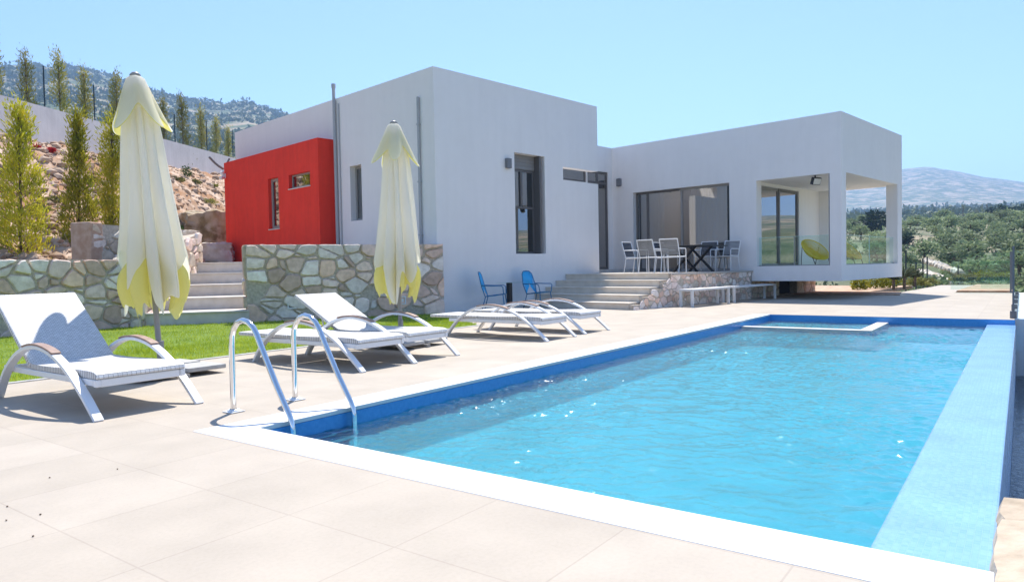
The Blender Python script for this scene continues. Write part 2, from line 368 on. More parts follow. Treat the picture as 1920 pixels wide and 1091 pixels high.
# ================================================================ THE SETTING
def smooth(t): t = max(0, min(1, t)); return t*t*(3-2*t)
def lerp_tab(tab, x):
    if x <= tab[0][0]: return tab[0][1]
    for (x0, y0), (x1, y1) in zip(tab, tab[1:]):
        if x <= x1: return y0 + (y1-y0)*(x-x0)/(x1-x0)
    return tab[-1][1]
def fbm(p, o=4):
    s = 0; a = 1.0; f = 1.0
    for _ in range(o): s += a*noise.noise(Vector(p)*f); a *= .5; f *= 2.1
    return s
def bearing(x, y):
    v = Vector((x, y, 0)); return math.atan2(v.dot(RH), v.dot(FH))
# skyline heights as tangent of elevation against bearing (degrees right of the view axis)
def el(u, y): return (hor(u)-y)/(F*math.hypot(1, (u-960)/F))
def th(u): return math.degrees(math.atan((u-960)/F))
SKY_L = [(-75, .16), (-52, .19)] + [(th(u), el(u, y)) for u, y in ((-200,150),(-40,128),(60,122),(150,129),(250,152),(350,186),(430,193),(480,190),(545,216),(620,255),(700,292),(850,340))] + [(-2, .06), (8, .02)]
SKY_R = [(-10, .0), (0, .075)] + [(th(u), el(u, y)) for u, y in ((1150,340),(1400,352),(1590,341),(1690,328),(1740,321),(1800,331),(1850,342),(1920,350),(2150,372),(2500,405))] + [(60, .05), (100, .06), (140,.05), (180,.06)]
def base_right(d):
    return lerp_tab([(0,-3.0),(18,-3.0),(34,-1.6),(60,-3.0),(100,1.0),(180,8.5),(262,11.8),(330,13),(560,33),(800,46),(1100,68),(1500,92)], d)
def base_left(d): return lerp_tab([(0,-3),(22,-3),(40,2.5),(62,5.0),(110,9),(200,22)], d)
def terrain_z(x, y):
    d = math.hypot(x, y); t = math.degrees(bearing(x, y))
    w = smooth((t+6)/18.0)                                   # 0 left, 1 right
    if abs(t) > 75: wb = smooth((abs(t)-75)/30)
    else: wb = 0
    zl = base_left(d)
    if d > 200:
        DL = 1350.0
        k = min(1, (d-200)/(DL-200))
        zl = 22 + (lerp_tab(SKY_L, t)*DL - 22)*(k**1.15) if d < DL else lerp_tab(SKY_L, t)*DL - (d-DL)*.12
    zr = base_right(d)
    if d > 1500:
        DR = 3300.0; top = lerp_tab(SKY_R, t)*DR
        k = min(1, (d-1500)/(DR-1500)); zr = 88 + (top-88)*smooth(k)**.8 if d < DR else top - (d-DR)*.1
    if zl < 2 and d > 500 and w < 1: zl = max(zl, 0)
    z = zl*(1-w) + zr*w
    zb = lerp_tab([(0,-3),(20,-3.5),(60,-6),(160,-2),(420,12),(700,26),(1500,60),(3300,140)], d)
    z = z*(1-wb) + zb*wb
    if d > 26:
        amp = min(1, (d-26)/60)
        z += amp*(fbm((x*.02, y*.02, 0), 3)*min(1.4, d*.006))
        if d > 180: z += fbm((x*.006, y*.006, 3.1), 4)*min(16, (d-180)*.011)*(.45 if w > .5 else 1)
    return z
mb = MB()
radii = [3.5]
while radii[-1] < 5200: radii.append(radii[-1]*1.052 + .12)
NA = 400; angs = []
for i in range(NA):                                           # denser in front
    s = -1 + 2*i/NA
    angs.append(math.pi*(s*.35 + .65*s**3))
for r in radii:
    for a in angs:
        d = FH*math.cos(a) + RH*math.sin(a)
        x, y = d.x*r, d.y*r
        mb.v.append((x, y, terrain_z(x, y)))
for i in range(len(radii)-1):
    for j in range(NA):
        k = (j+1) % NA
        mb.f.append((i*NA+j, (i+1)*NA+j, (i+1)*NA+k, i*NA+k)); mb.m.append(0)
c0 = len(mb.v); mb.v.append((0,0,-3.0))
for j in range(NA): mb.f.append((c0, j, (j+1) % NA)); mb.m.append(0)
tag(mb.build('terrain', M['hill'], smooth=True), kind='structure')

# ---- pool, deck and lawn: laid out along the pool, so these objects carry its turn
def poolobj(mbx, name, mats, **kw):
    o = mbx.build(name, mats, **kw); o.rotation_euler = (0, 0, POOL); return o
A0, A1, B0, B1 = 2.82, 14.80, 0.09, 4.195          # inner edges of the pool
CW = .30
mb = MB()
def sheet(m_, x0, y0, x1, y1, z0=-.12, z1=0.0): m_.box((x0, y0, z0), (x1, y1, z1))
XA, XB = A0-CW, A1+.02
sheet(mb, -9, -.35, XA, 8.2)                           # foreground
sheet(mb, XA, B1+CW, XB, 8.2)                          # beside the pool
sheet(mb, XB, .1, 26.6, 8.2)                           # beyond the pool
mb.prism([(10.2, 8.2), (26.6, 8.2), (26.6, 15), (12.0, 15), (12.75, 11.5)], -.12, 0)   # up to the house
mb.prism([(26.6, 1.75), (34.5, 1.55), (34.5, 2.75), (26.6, 3.3)], -.12, -.004)          # path leading on
tag(poolobj(mb, 'pool_deck', M['deck']), kind='structure')
mb = MB()
mb.box((XA, B0-.02, -.03), (A0, B1+CW, .004)); mb.box((A0, B1, -.03), (XB, B1+CW, .004))
tag(poolobj(mb, 'pool_coping', M['coping'], bevel=.006), kind='structure')
# shell
mb = MB(); ZB = -.44; T = .2; LW = .40
mb.box((A0+.002-T, B0, -.18), (A0+.002, B1+.2, -.031)); mb.box((A1, B0, -.18), (A1+.3, B1+.2, -.121))
mb.box((A0+.002, B1-.002, -.18), (A1, B1+.2, -.031))
mb.box((A1+.001, B0, -.121), (A1+.018, B1+.002, -.004))     # face of the far edge
tag(poolobj(mb, 'pool_wall', M['mosaic']), kind='structure')
mb = MB(); mb.box((A0+.002-T, B0, ZB-.1), (A0+.002, B1+.2, -.181)); mb.box((A1, B0, ZB-.1), (A1+.3, B1+.2, -.181)); mb.box((A0+.002, B1-.002, ZB-.1), (A1, B1+.2, -.181))
tag(poolobj(mb, 'submerged_wall', M['mosaic_under']), kind='structure')
mb = MB(); mb.box((A0+.002, B0+LW, ZB-.1), (A1, B1-.002, ZB))
tag(poolobj(mb, 'pool_floor', M['poolfloor']), kind='structure')
mb = MB(); mb.box((A0+.002, B0-.01, -2.1), (A1-.001, B0+LW, -.088))
tag(poolobj(mb, 'overflow_ledge', M['ledge'], bevel=.012), kind='structure')
import numpy as np
def ripples(xs, ys, seed):
    g = np.random.default_rng(seed); X, Y = np.meshgrid(xs, ys, indexing='ij'); Z = np.zeros_like(X)
    def waves(n, l0, l1, slope, spread, mean):
        z = np.zeros_like(X)
        for _ in range(n):
            lam = l0*(l1/l0)**g.random(); k = 2*math.pi/lam; a = mean + g.normal(0, spread)
            z += slope/k*math.sqrt(2/n)*np.sin(k*(X*math.cos(a)+Y*math.sin(a)) + g.random()*6.283 + .5*np.sin(X*1.3+Y*.9+g.random()*6))
        return z
    Z = waves(14, .55, 1.4, .022, .9, .4) + waves(22, .14, .38, .07, .8, .5)
    gust = .35 + .65*np.clip(waves(8, 1.6, 4.5, .9, 2, 0)*.9 + .45, 0, 1.3)
    Z += gust*waves(30, .06, .14, .30, 1.3, .3)
    return X, Y, Z
nx, ny = 640, 200
X, Y, Z = ripples(np.linspace(A0+.002, A1, nx), np.linspace(B0+LW, B1-.002, ny), 5)
mb = MB(); mb.v = [(float(a), float(b), float(c)-.13) for a, b, c in zip(X.ravel(), Y.ravel(), Z.ravel())]
mb.f = [(i*ny+j, (i+1)*ny+j, (i+1)*ny+j+1, i*ny+j+1) for i in range(nx-1) for j in range(ny-1)]; mb.m = [0]*len(mb.f)
tag(poolobj(mb, 'pool_water', M['water'], smooth=True), kind='structure')
mb = MB()                                                    # low wall round the shallow corner, steps in the far end
mb.box((12.96, 2.03, ZB), (13.11, B1-.003, -.161)); mb.box((13.11, 2.03, ZB), (A1-.001, 2.21, -.161))
tag(poolobj(mb, 'shallow_pool_base', M['mosaic_under']), kind='structure')
mb = MB(); mb.box((12.95, 2.02, -.16), (13.12, B1-.003, -.10)); mb.box((13.12, 2.02, -.16), (A1-.001, 2.22, -.10))
tag(poolobj(mb, 'shallow_pool_wall', M['sill'], bevel=.01), kind='structure')
mb = MB(); mb.box((13.12, 2.22, ZB), (A1-.001, B1-.003, -.30))
tag(poolobj(mb, 'shallow_pool_floor', M['poolfloor']), kind='structure')
# overflow basin below the edge
mb = MB(); mb.box((4.0, -1.75, -2.2), (21.4, B0-.011, -1.06))
tag(poolobj(mb, 'overflow_basin', M['blackwater']), kind='structure')
mb = MB(); mb.quad((4.0, -1.75, -1.0), (21.4, -1.75, -1.0), (21.4, B0-.012, -1.0), (4.0, B0-.012, -1.0))
tag(poolobj(mb, 'basin_water', M['basinwater']), kind='structure')
mb = MB(); mb.box((3.98, -1.95, -2.2), (21.6, -1.75, -.93)); mb.box((21.4, -1.75, -2.2), (21.6, B0-.011, -.93))
tag(poolobj(mb, 'basin_kerb', M['slab'], bevel=.02), kind='structure')
# deck edge wall on the right beyond the pool
mb = MB(); mb.box((A1+.31, -.12, -2.5), (26.6, .099, .0))
tag(poolobj(mb, 'deck_edge', M['coping'], bevel=.01), kind='structure')
mb = MB(); mb.box((-9, -.5, -3), (2.5, -.351, .0))
tag(poolobj(mb, 'deck_kerb', M['deck']), kind='structure')

# lawn
LAWN = [(-7.0, 8.2), (10.2, 8.2), (12.72, 11.45), (12.3, 13.6), (8.6, 14.6), (4.7, 15.6), (-7.0, 13.2)]
mb = MB(); mb.prism(LAWN, -.15, .008)
tag(poolobj(mb, 'lawn', M['lawnsoil']), kind='structure')
mb = MB(); mb.box((-7.0, 8.12, -.1), (10.3, 8.2, .012))
tag(poolobj(mb, 'lawn_edging', M['slab'], bevel=.01), kind='structure')
def inside(p, poly):
    c = False
    for i in range(len(poly)):
        x0, y0 = poly[i]; x1, y1 = poly[i-1]
        if (y0 > p[1]) != (y1 > p[1]) and p[0] < (x1-x0)*(p[1]-y0)/(y1-y0)+x0: c = not c
    return c
mb = MB()
cnt = 0
while cnt < 70000:
    a = rnd.uniform(-.5, 12.7); b = rnd.uniform(8.2, 15.2)
    if not inside((a, b), LAWN): continue
    if cnt % 10 >= 7 and b > 10: continue
    cnt += 1
    h = rnd.uniform(.025, .06)*(1+.5*noise.noise(Vector((a*1.3, b*1.3, 0)))); t = rnd.uniform(0, 6.283); w = .0045
    dx, dy = w*math.cos(t), w*math.sin(t); lx, ly = rnd.uniform(-.03, .03), rnd.uniform(-.03, .03)
    o = len(mb.v); mb.v += [(a-dx, b-dy, .006), (a+dx, b+dy, .006), (a+lx, b+ly, h)]; mb.f.append((o, o+1, o+2)); mb.m.append(0)
tag(poolobj(mb, 'lawn_grass', M['grass']), label='short bright green lawn grass between the deck and the stone walls', cat='grass', kind='stuff')

# ---- earth bank behind the retaining walls, rising to the boundary wall
def wall_depth(u): return 1/max(.0075, .0345 - .0000387*u)
def wall_base(u): t = wall_depth(u); return 1.05 + (hor(u)-(268+.17*u))/F*t
def bank_front(u):
    return lerp_tab([(-500,13.0),(0,15.45),(235,17.75),(260,18.6),(345,19.9),(430,24.5),(520,27.5),(700,40)], u)
def bank_front_z(u): return lerp_tab([(235,1.30),(262,1.75),(330,1.75),(375,1.33),(430,1.35)], u)
def bank_pt(u, s, rough=1.0):
    t0 = bank_front(u); t1 = wall_depth(u)
    t = t0 + (t1-t0)*s
    z0 = bank_front_z(u); z1 = wall_base(u)
    z = z0 + (z1-z0)*(.25*s + .75*smooth(min(1, s*1.05))) + .25*math.sin(min(1, s)*math.pi)
    p = ground_dir(u)*t
    e = min(1, s*8)*min(1, max(0, (1.02-s))*6)
    z += rough*e*(.26*fbm((p.x*.45, p.y*.45, 1.7), 4) + .16*fbm((p.x*1.5, p.y*1.5, 5.2), 4))
    return Vector((p.x, p.y, z))
def bank_at(u, y):                       # the place on the bank seen under a given bearing and height
    best = None
    for i in range(101):
        p = bank_pt(u, i/100)
        t = Vector((p.x, p.y, 0)).dot(FH); yy = hor(u) - (p.z-H)/t*F
        if best is None or abs(yy-y) < best[0]: best = (abs(yy-y), p)
    return best[1]
mb = MB(); NU, NS = 230, 90
us = [-520 + 1220*i/NU for i in range(NU+1)]
for u in us:
    for j in range(NS+1): mb.v.append(tuple(bank_pt(u, 1.12*j/NS)))
    p = bank_pt(u, 0); mb.v.append((p.x, p.y, -.3))
for i in range(NU):
    for j in range(NS): 
        a = i*(NS+2)+j; b = a+NS+2; mb.f.append((a, b, b+1, a+1)); mb.m.append(0)
    a = i*(NS+2); b = a+NS+2; mb.f.append((a+NS+1, b+NS+1, b, a)); mb.m.append(0)
tag(mb.build('earth_bank', M['dirt'], smooth=True), kind='structure')
# clods and stones lying on it
def icoblob(mbx, c, r, sq=1.0, m=0, jit=.3):
    bmv = [(0,0,1),(.894,0,.447),(.276,.851,.447),(-.724,.526,.447),(-.724,-.526,.447),(.276,-.851,.447),(.724,.526,-.447),(-.276,.851,-.447),(-.894,0,-.447),(-.276,-.851,-.447),(.724,-.526,-.447),(0,0,-1)]
    bf = [(0,1,2),(0,2,3),(0,3,4),(0,4,5),(0,5,1),(1,6,2),(2,7,3),(3,8,4),(4,9,5),(5,10,1),(6,7,2),(7,8,3),(8,9,4),(9,10,5),(10,6,1),(11,7,6),(11,8,7),(11,9,8),(11,10,9),(11,6,10)]
    a = rnd.uniform(0, 6.28); ca, sa = math.cos(a), math.sin(a); vs = []
    for x, y, z in bmv:
        k = r*(1+rnd.uniform(-jit, jit)); vs.append((c[0]+k*(x*ca-y*sa), c[1]+k*(x*sa+y*ca), c[2]+k*z*sq))
    mbx.add(vs, bf, m)
mb = MB()
for i in range(4200):
    u = rnd.uniform(-120, 470); s = rnd.uniform(.02, .97)**1.0
    p = bank_pt(u, s); icoblob(mb, (p.x, p.y, p.z+.01), rnd.choice((.03,.04,.05,.06,.09,.13,.22 if rnd.random() < .4 else .05)), .65)
tag(mb.build('loose_stones', M['clod']), label='loose stones and clods scattered over the dry earth bank', cat='stones', kind='stuff')

# ================================================================ THE VILLA
HX, HY = 10.925, 13.152
villa = thing('villa', (HX, HY, 0), 0, 'modern white flat-roofed villa with a bright red side annex and an open corner balcony', 'house')
def vpart(mbx, name, mats, parent=None, **kw):
    o = mbx.build(name, mats, **kw)
    o.parent = parent or villa
    if parent is None: o.location = -villa.location
    return o
def panel(mbx, axis, c, a0, a1, z0, z1, ops, depth, m=0, mr=None):
    """wall face on plane axis=c, seen from the negative side, with openings and their reveals"""
    if mr is None: mr = m
    P = (lambda a, z, d=0: (c+d, a, z)) if axis == 'x' else (lambda a, z, d=0: (a, c+d, z))
    xs = sorted({a0, a1} | {o[0] for o in ops} | {o[1] for o in ops}); zs = sorted({z0, z1} | {o[2] for o in ops} | {o[3] for o in ops})
    for i in range(len(xs)-1):
        for j in range(len(zs)-1):
            cx, cz = (xs[i]+xs[i+1])/2, (zs[j]+zs[j+1])/2
            if any(o[0] < cx < o[1] and o[2] < cz < o[3] for o in ops): continue
            mbx.quad(P(xs[i], zs[j]), P(xs[i+1], zs[j]), P(xs[i+1], zs[j+1]), P(xs[i], zs[j+1]), m=m)
    for o0, o1, q0, q1 in ops:
        mbx.quad(P(o0,q0), P(o0,q1), P(o0,q1,depth), P(o0,q0,depth), m=mr); mbx.quad(P(o1,q0), P(o1,q0,depth), P(o1,q1,depth), P(o1,q1), m=mr)
        mbx.quad(P(o0,q1), P(o1,q1), P(o1,q1,depth), P(o0,q1,depth), m=mr); mbx.quad(P(o0,q0), P(o0,q0,depth), P(o1,q0,depth), P(o1,q0), m=mr)
MX1, MY1, MZ = 17.353, 23.907, 5.92
XT, YF, YI, ZT, XE = 20.1, 6.97, 14.62, 5.15, 25.6
ZF = .85
# main block
W1 = (13.68, 14.90, 1.44, 4.16)
mb = MB()
panel(mb, 'x', HX, HY, MY1, -.1, MZ, [(16.27, 16.83, 2.44, 3.95)], .22)
panel(mb, 'y', HY, HX, 15.70, -.1, MZ, [W1], .30)
panel(mb, 'y', HY, 15.70, MX1, -.1, 3.57, [], .25)                    # screen wall under the slot
panel(mb, 'y', HY, 15.70, MX1, 3.95, MZ, [], .25)
mb.quad((15.70,HY,3.57),(MX1,HY,3.57),(MX1,HY+.25,3.57),(15.70,HY+.25,3.57))
mb.quad((MX1,HY,-.1),(MX1,HY+.25,-.1),(MX1,HY+.25,3.57),(MX1,HY,3.57)); mb.quad((15.7,HY+.25,-.1),(15.7,HY+.25,3.57),(MX1,HY+.25,3.57),(MX1,HY+.25,-.1))
mb.quad((15.7,HY+.25,-.1),(15.7,YI,-.1),(15.7,YI,MZ),(15.7,HY+.25,MZ))
mb.quad((15.70,HY,3.57),(15.70,HY+.25,3.57),(15.70,HY+.25,3.95),(15.70,HY,3.95))
mb.quad((15.70,HY,3.95),(15.70,HY+.25,3.95),(MX1,HY+.25,3.95),(MX1,HY,3.95)); mb.quad((15.70,HY+.25,3.95),(15.70,HY+.25,MZ),(MX1,HY+.25,MZ),(MX1,HY+.25,3.95)); mb.quad((MX1,HY,3.95),(MX1,HY+.25,3.95),(MX1,HY+.25,MZ),(MX1,HY,MZ))
mb.quad((MX1,YI,-.1),(MX1,MY1,-.1),(MX1,MY1,MZ),(MX1,YI,MZ)); mb.quad((HX,MY1,-.1),(MX1,MY1,-.1),(MX1,MY1,MZ),(HX,MY1,MZ))
mb.quad((15.7,YI,ZT),(MX1,YI,ZT),(MX1,YI,MZ),(15.7,YI,MZ))
# parapet and roof
for a, b in (((HX,HY),(MX1,HY+.25)), ((HX,MY1-.2),(MX1,MY1)), ((HX,HY+.25),(HX+.2,MY1-.2)), ((MX1-.2,YI+.2),(MX1,MY1-.2)), ((15.5,HY+.25),(15.7,YI+.2)), ((15.7,YI),(MX1,YI+.2))):
    mb.quad((a[0],a[1],MZ),(b[0],a[1],MZ),(b[0],b[1],MZ),(a[0],b[1],MZ))
for q in (((HX+.2,HY+.25),(15.5,HY+.25)), ((15.5,HY+.25),(15.5,YI+.2)), ((15.5,YI+.2),(MX1-.2,YI+.2)), ((MX1-.2,YI+.2),(MX1-.2,MY1-.2)), ((MX1-.2,MY1-.2),(HX+.2,MY1-.2)), ((HX+.2,MY1-.2),(HX+.2,HY+.25))):
    mb.quad((*q[0],MZ-.3),(*q[1],MZ-.3),(*q[1],MZ),(*q[0],MZ))
vpart(mb, 'wall', M['render'])
mb = MB(); mb.quad((HX+.2,HY+.25,MZ-.3),(15.5,HY+.25,MZ-.3),(15.5,YI+.2,MZ-.3),(HX+.2,YI+.2,MZ-.3)); mb.quad((HX+.2,YI+.2,MZ-.3),(MX1-.2,YI+.2,MZ-.3),(MX1-.2,MY1-.2,MZ-.3),(HX+.2,MY1-.2,MZ-.3)); vpart(mb, 'roof', M['roof_tile'])
# red annex
RX, RY0, RY1, RZ = 10.42, 17.63, 23.70, 4.80
mb = MB()
panel(mb, 'x', RX, RY0, RY1, -.1, RZ, [(19.95, 20.60, 2.40, 3.95), (18.09, 19.30, 3.52, 3.93)], .16)
mb.quad((RX,RY0,-.1),(HX,RY0,-.1),(HX,RY0,RZ),(RX,RY0,RZ)); mb.quad((RX,RY1,-.1),(RX,RY1,RZ),(HX,RY1,RZ),(HX,RY1,-.1)); mb.quad((RX,RY0,RZ),(HX,RY0,RZ),(HX,RY1,RZ),(RX,RY1,RZ))
mb.quad((HX-.003,RY1,-.1),(HX-.003,RY1,RZ),(HX-.003,RY0,RZ),(HX-.003,RY0,-.1))
tag(vpart(mb, 'annex', M['red']), 'bright red rendered annex on the side of the villa')
# wing with the corner balcony
OB = (7.28, 9.39, .965, 3.50); OD = (10.25, 13.76, ZF, 3.53)
mb = MB()
panel(mb, 'x', XT, YF, YI, .53, ZT, [OB], .34)
# door opening cut: redo as panel with both openings
mb = MB()
panel(mb, 'x', XT, YF, 9.56, .53, ZT, [OB], .34)
panel(mb, 'x', XT, 9.56, YI, ZF-.02, ZT, [OD], .22)
OF = (20.46, 25.13, .965, 3.52)
panel(mb, 'y', YF, XT, XE, .53, ZT, [OF], .34)
mb.quad((XE,YF,.53),(XE,7.31,.53),(XE,7.31,ZT),(XE,YF,ZT)); mb.quad((XE,7.31,.53),(XE,9.7,.53),(XE,9.7,.965),(XE,7.31,.965)); mb.quad((XE,7.31,3.52),(XE,9.7,3.52),(XE,9.7,ZT),(XE,7.31,ZT))
mb.quad((25.13,7.31,.93),(XE,7.31,.93),(XE,7.31,3.52),(25.13,7.31,3.52)); mb.quad((XT+.34,7.31,.965),(XT+.34,7.31,3.5),(XT,7.31,3.5),(XT,7.31,.965))
mb.quad((20.44,7.28,.9),(20.44,7.31,.9),(20.44,7.31,3.52),(20.44,7.28,3.52)); mb.quad((20.44,7.31,.9),(20.46,7.31,.9),(20.46,7.31,3.52),(20.44,7.31,3.52))
mb.quad((XE,9.7,.53),(XE,YI+6,.53),(XE,YI+6,ZT),(XE,9.7,ZT)); mb.quad((XT,YI,.5),(XT,YI+6,.5),(XT,YI+6,ZT),(XT,YI,ZT))
mb.quad((XT,YF,.53),(XE,YF,.53),(XE,9.7,.53),(XT,9.7,.53))                                  # underside
mb.quad((XT+.34,7.3,3.52),(XE,7.3,3.52),(XE,9.6,3.52),(XT+.34,9.6,3.52)); mb.quad((XT+.34,YF+.33,.93),(XE,YF+.33,.93),(XE,9.6,.93),(XT+.34,9.6,.93))   # ceiling, floor
mb.box((25.28, 8.95, .935), (XE-.002, 9.53, 3.518))
# balcony back wall with its door opening
panel(mb, 'y', 9.52, XT+.34, XE, .93, 3.52, [(20.50, 23.55, .95, 3.42)], .15)
# entrance wall
panel(mb, 'y', YI, 15.7, XT, ZF-.2, ZT, [(18.72, 19.86, ZF+.1, 4.29), (16.6, 18.66, 3.86, 4.29)], .1)
for a, b in (((XT,YF),(XE,YF+.2)), ((XT,YF+.2),(XT+.2,YI+6)), ((XE-.2,YF+.2),(XE,YI+6))):
    mb.quad((a[0],a[1],ZT),(b[0],a[1],ZT),(b[0],b[1],ZT),(a[0],b[1],ZT))
mb.quad((MX1,YI,ZT),(XT,YI,ZT),(XT,YI+.2,ZT),(MX1,YI+.2,ZT))
for q in (((XT+.2,YF+.2),(XE-.2,YF+.2)), ((XE-.2,YF+.2),(XE-.2,YI+6)), ((XT+.2,YI+6),(XT+.2,YF+.2))):
    mb.quad((*q[0],ZT-.3),(*q[1],ZT-.3),(*q[1],ZT),(*q[0],ZT))
vpart(mb, 'wing', M['render'])
mb = MB(); mb.quad((XT+.2,YF+.2,ZT-.3),(XE-.2,YF+.2,ZT-.3),(XE-.2,YI+6,ZT-.3),(XT+.2,YI+6,ZT-.3)); mb.quad((MX1,YI+.2,ZT-.29),(XT+.2,YI+.2,ZT-.29),(XT+.2,YI+6,ZT-.29),(MX1,YI+6,ZT-.29)); vpart(mb, 'roof', M['roof_tile'])
# rooms behind the glass
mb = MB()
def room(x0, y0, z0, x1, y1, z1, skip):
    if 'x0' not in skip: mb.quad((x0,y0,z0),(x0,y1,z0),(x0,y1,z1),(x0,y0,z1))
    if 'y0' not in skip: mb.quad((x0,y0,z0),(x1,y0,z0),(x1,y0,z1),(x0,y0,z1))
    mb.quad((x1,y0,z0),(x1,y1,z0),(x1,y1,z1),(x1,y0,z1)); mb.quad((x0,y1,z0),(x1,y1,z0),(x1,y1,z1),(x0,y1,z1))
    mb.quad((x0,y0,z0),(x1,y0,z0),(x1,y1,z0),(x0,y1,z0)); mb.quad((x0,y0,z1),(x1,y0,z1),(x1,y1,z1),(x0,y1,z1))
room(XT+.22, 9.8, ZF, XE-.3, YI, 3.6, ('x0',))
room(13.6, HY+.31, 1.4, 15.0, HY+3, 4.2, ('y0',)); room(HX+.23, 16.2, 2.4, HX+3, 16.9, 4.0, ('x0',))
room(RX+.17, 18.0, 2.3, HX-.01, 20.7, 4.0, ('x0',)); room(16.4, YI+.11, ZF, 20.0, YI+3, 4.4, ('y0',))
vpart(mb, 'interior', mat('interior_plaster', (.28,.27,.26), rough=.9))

def window(name, axis, c, a0, a1, z0, z1, verts=(), hors=(), fw=.06, fm='frame', shutter=0, curtain=None, label=None, lights=None):
    """window or door leaf set on plane axis=c; frame with mullions, panes and (optionally) a curtain behind"""
    def B(mbx, p0, p1, q0, q1, d0, d1, m=0):
        if axis == 'x': mbx.box((c+d0, p0, q0), (c+d1, p1, q1), m)
        else: mbx.box((p0, c+d0, q0), (p1, c+d1, q1), m)
    f = MB()
    ztop = z1-shutter
    B(f, a0, a0+fw, z0, ztop, 0, .06); B(f, a1-fw, a1, z0, ztop, 0, .06); B(f, a0+fw, a1-fw, z0, z0+fw, 0, .06); B(f, a0+fw, a1-fw, ztop-fw, ztop, 0, .06)
    for v in verts: B(f, v-fw*.6, v+fw*.6, z0+fw, ztop-fw, .004, .056)
    for h_ in hors: B(f, a0+fw, a1-fw, h_-fw*.5, h_+fw*.5, .002, .058)
    o = vpart(f, name, M[fm], bevel=.005)
    if label: o['label'] = label
    if shutter:
        s = MB(); B(s, a0, a1, ztop+.003, z1, -.02, .08)
        for k in range(4): B(s, a0+.02, a1-.02, ztop+.02+k*(shutter-.03)/4, ztop+.02+(k+.8)*(shutter-.03)/4, -.03, -.02)
        vpart(s, 'shutter_box', M['shutter'], parent=o)
    g = MB()
    B(g, a0+fw, a1-fw, z0+fw, ztop-fw, .024, .036)
    vpart(g, 'pane', M['glass'], parent=o)
    if curtain:
        k = MB(); n = int(abs(curtain[1]-curtain[0])/.03)
        pts = []
        for i in range(n+1):
            a = curtain[0]+(curtain[1]-curtain[0])*i/n; dd = .16+.03*math.sin(i*1.1)+.012*math.sin(i*2.7)
            pts.append((a, dd))
        for (p, d0), (q, d1) in zip(pts, pts[1:]):
            if axis == 'x': k.quad((c+d0,p,z0+.02),(c+d1,q,z0+.02),(c+d1,q,ztop),(c+d0,p,ztop))
            else: k.quad((p,c+d0,z0+.02),(q,c+d1,z0+.02),(q,c+d1,ztop),(p,c+d0,ztop))
        vpart(k, 'curtain', M['curtain'], parent=o, smooth=True)
    return o
window('window', 'y', HY+.24, 13.682, 14.70, 1.442, 4.158, verts=(), hors=(2.72,), shutter=.40, curtain=(13.75, 14.2), label='tall window with a grey roller shutter box')
mb = MB(); mb.box((14.14, HY+.225, 2.76), (14.22, HY+.30, 3.70)); vpart(mb, 'mullion', M['frame'])
mb = MB(); mb.box((14.70, HY+.02, 1.442), (14.76, HY+.30, 4.158)); mb.box((13.682, HY+.03, 3.75), (13.72, HY+.25, 4.15)); vpart(mb, 'shutter_guide', M['frame'])
window('window', 'x', HX+.17, 16.272, 16.828, 2.442, 3.948, verts=(), fw=.07, fm='frame_light', curtain=(16.3,16.8), label='narrow window in the white side wall')
window('window', 'x', RX+.10, 19.952, 20.598, 2.402, 3.948, fw=.09, fm='frame_light', label='narrow upright window in the red wall')
window('window', 'x', RX+.10, 18.092, 19.298, 3.522, 3.928, fw=.05, fm='frame_light', curtain=(18.15,19.25), label='small wide window in the red wall')
for a_, b_, z_ in ((18.07, 19.32, 3.49), (19.93, 20.62, 2.37)):
    mb = MB(); mb.box((RX-.03, a_, z_), (RX+.12, b_, z_+.029)); vpart(mb, 'sill', M['sill'], bevel=.005)
window('sliding_door', 'x', XT+.14, 10.252, 12.02, ZF+.002, 3.528, verts=(), fw=.07, fm='frame_light', curtain=(10.3,11.75))
window('sliding_door', 'x', XT+.17, 11.96, 13.758, ZF+.002, 3.528, verts=(13.3,), fw=.07, fm='frame', curtain=(12.75,13.7))
window('balcony_door', 'y', 9.58, 20.502, 22.12, .952, 3.418, fw=.09, fm='frame_light')
window('balcony_door', 'y', 9.56, 22.06, 23.548, .952, 3.418, fw=.10, fm='frame')
window('entrance_door', 'y', YI+.03, 18.722, 19.858, ZF+.102, 4.288, verts=(19.3,), hors=(3.9,), fw=.08)
window('transom_window', 'y', YI+.03, 16.602, 18.658, 3.862, 4.288, fw=.06)
# pipes, lamps, flood light, camera
mb = MB(); mb.tube([(HX-.06,17.45,1.2),(HX-.06,17.45,6.20)], .045, 10); mb.tube([(HX-.06,17.45,6.2),(HX-.06,17.45,6.32)], .06, 10); mb.tube([(HX-.03,17.28,1.2),(HX-.03,17.28,5.75)], .018, 6)
vpart(mb, 'vent_pipe', M['pipe'], smooth=True, auto=40)
mb = MB(); mb.tube([(HX-.045,13.70,1.30),(HX-.045,13.70,5.28)], .035, 10); mb.tube([(HX-.045,13.70,1.30),(HX-.06,13.70,1.22),(HX-.12,13.72,1.15)], .034, 8)
for z in (1.9, 3.2, 4.6): mb.box((HX-.085,13.66,z),(HX-.002,13.74,z+.03))
vpart(mb, 'drain_pipe', M['pipe'], smooth=True, auto=40)
for (x, y, z, ax) in ((13.40, HY, 3.83, 'y'), (XT, 14.30, 3.93, 'x')):
    mb = MB()
    if ax == 'y': mb.box((x-.085,y-.10,z-.13),(x+.085,y-.003,z+.13)); mb.box((x-.05,y-.085,z-.136),(x+.05,y-.02,z+.136))
    else: mb.box((x-.10,y-.085,z-.13),(x-.003,y+.085,z+.13)); mb.box((x-.085,y-.05,z-.136),(x-.02,y+.05,z+.136))
    vpart(mb, 'wall_lamp', M['lamp_grey'], bevel=.012)
mb = MB(); fx, fy, fz = XT+.62, 7.62, 3.36
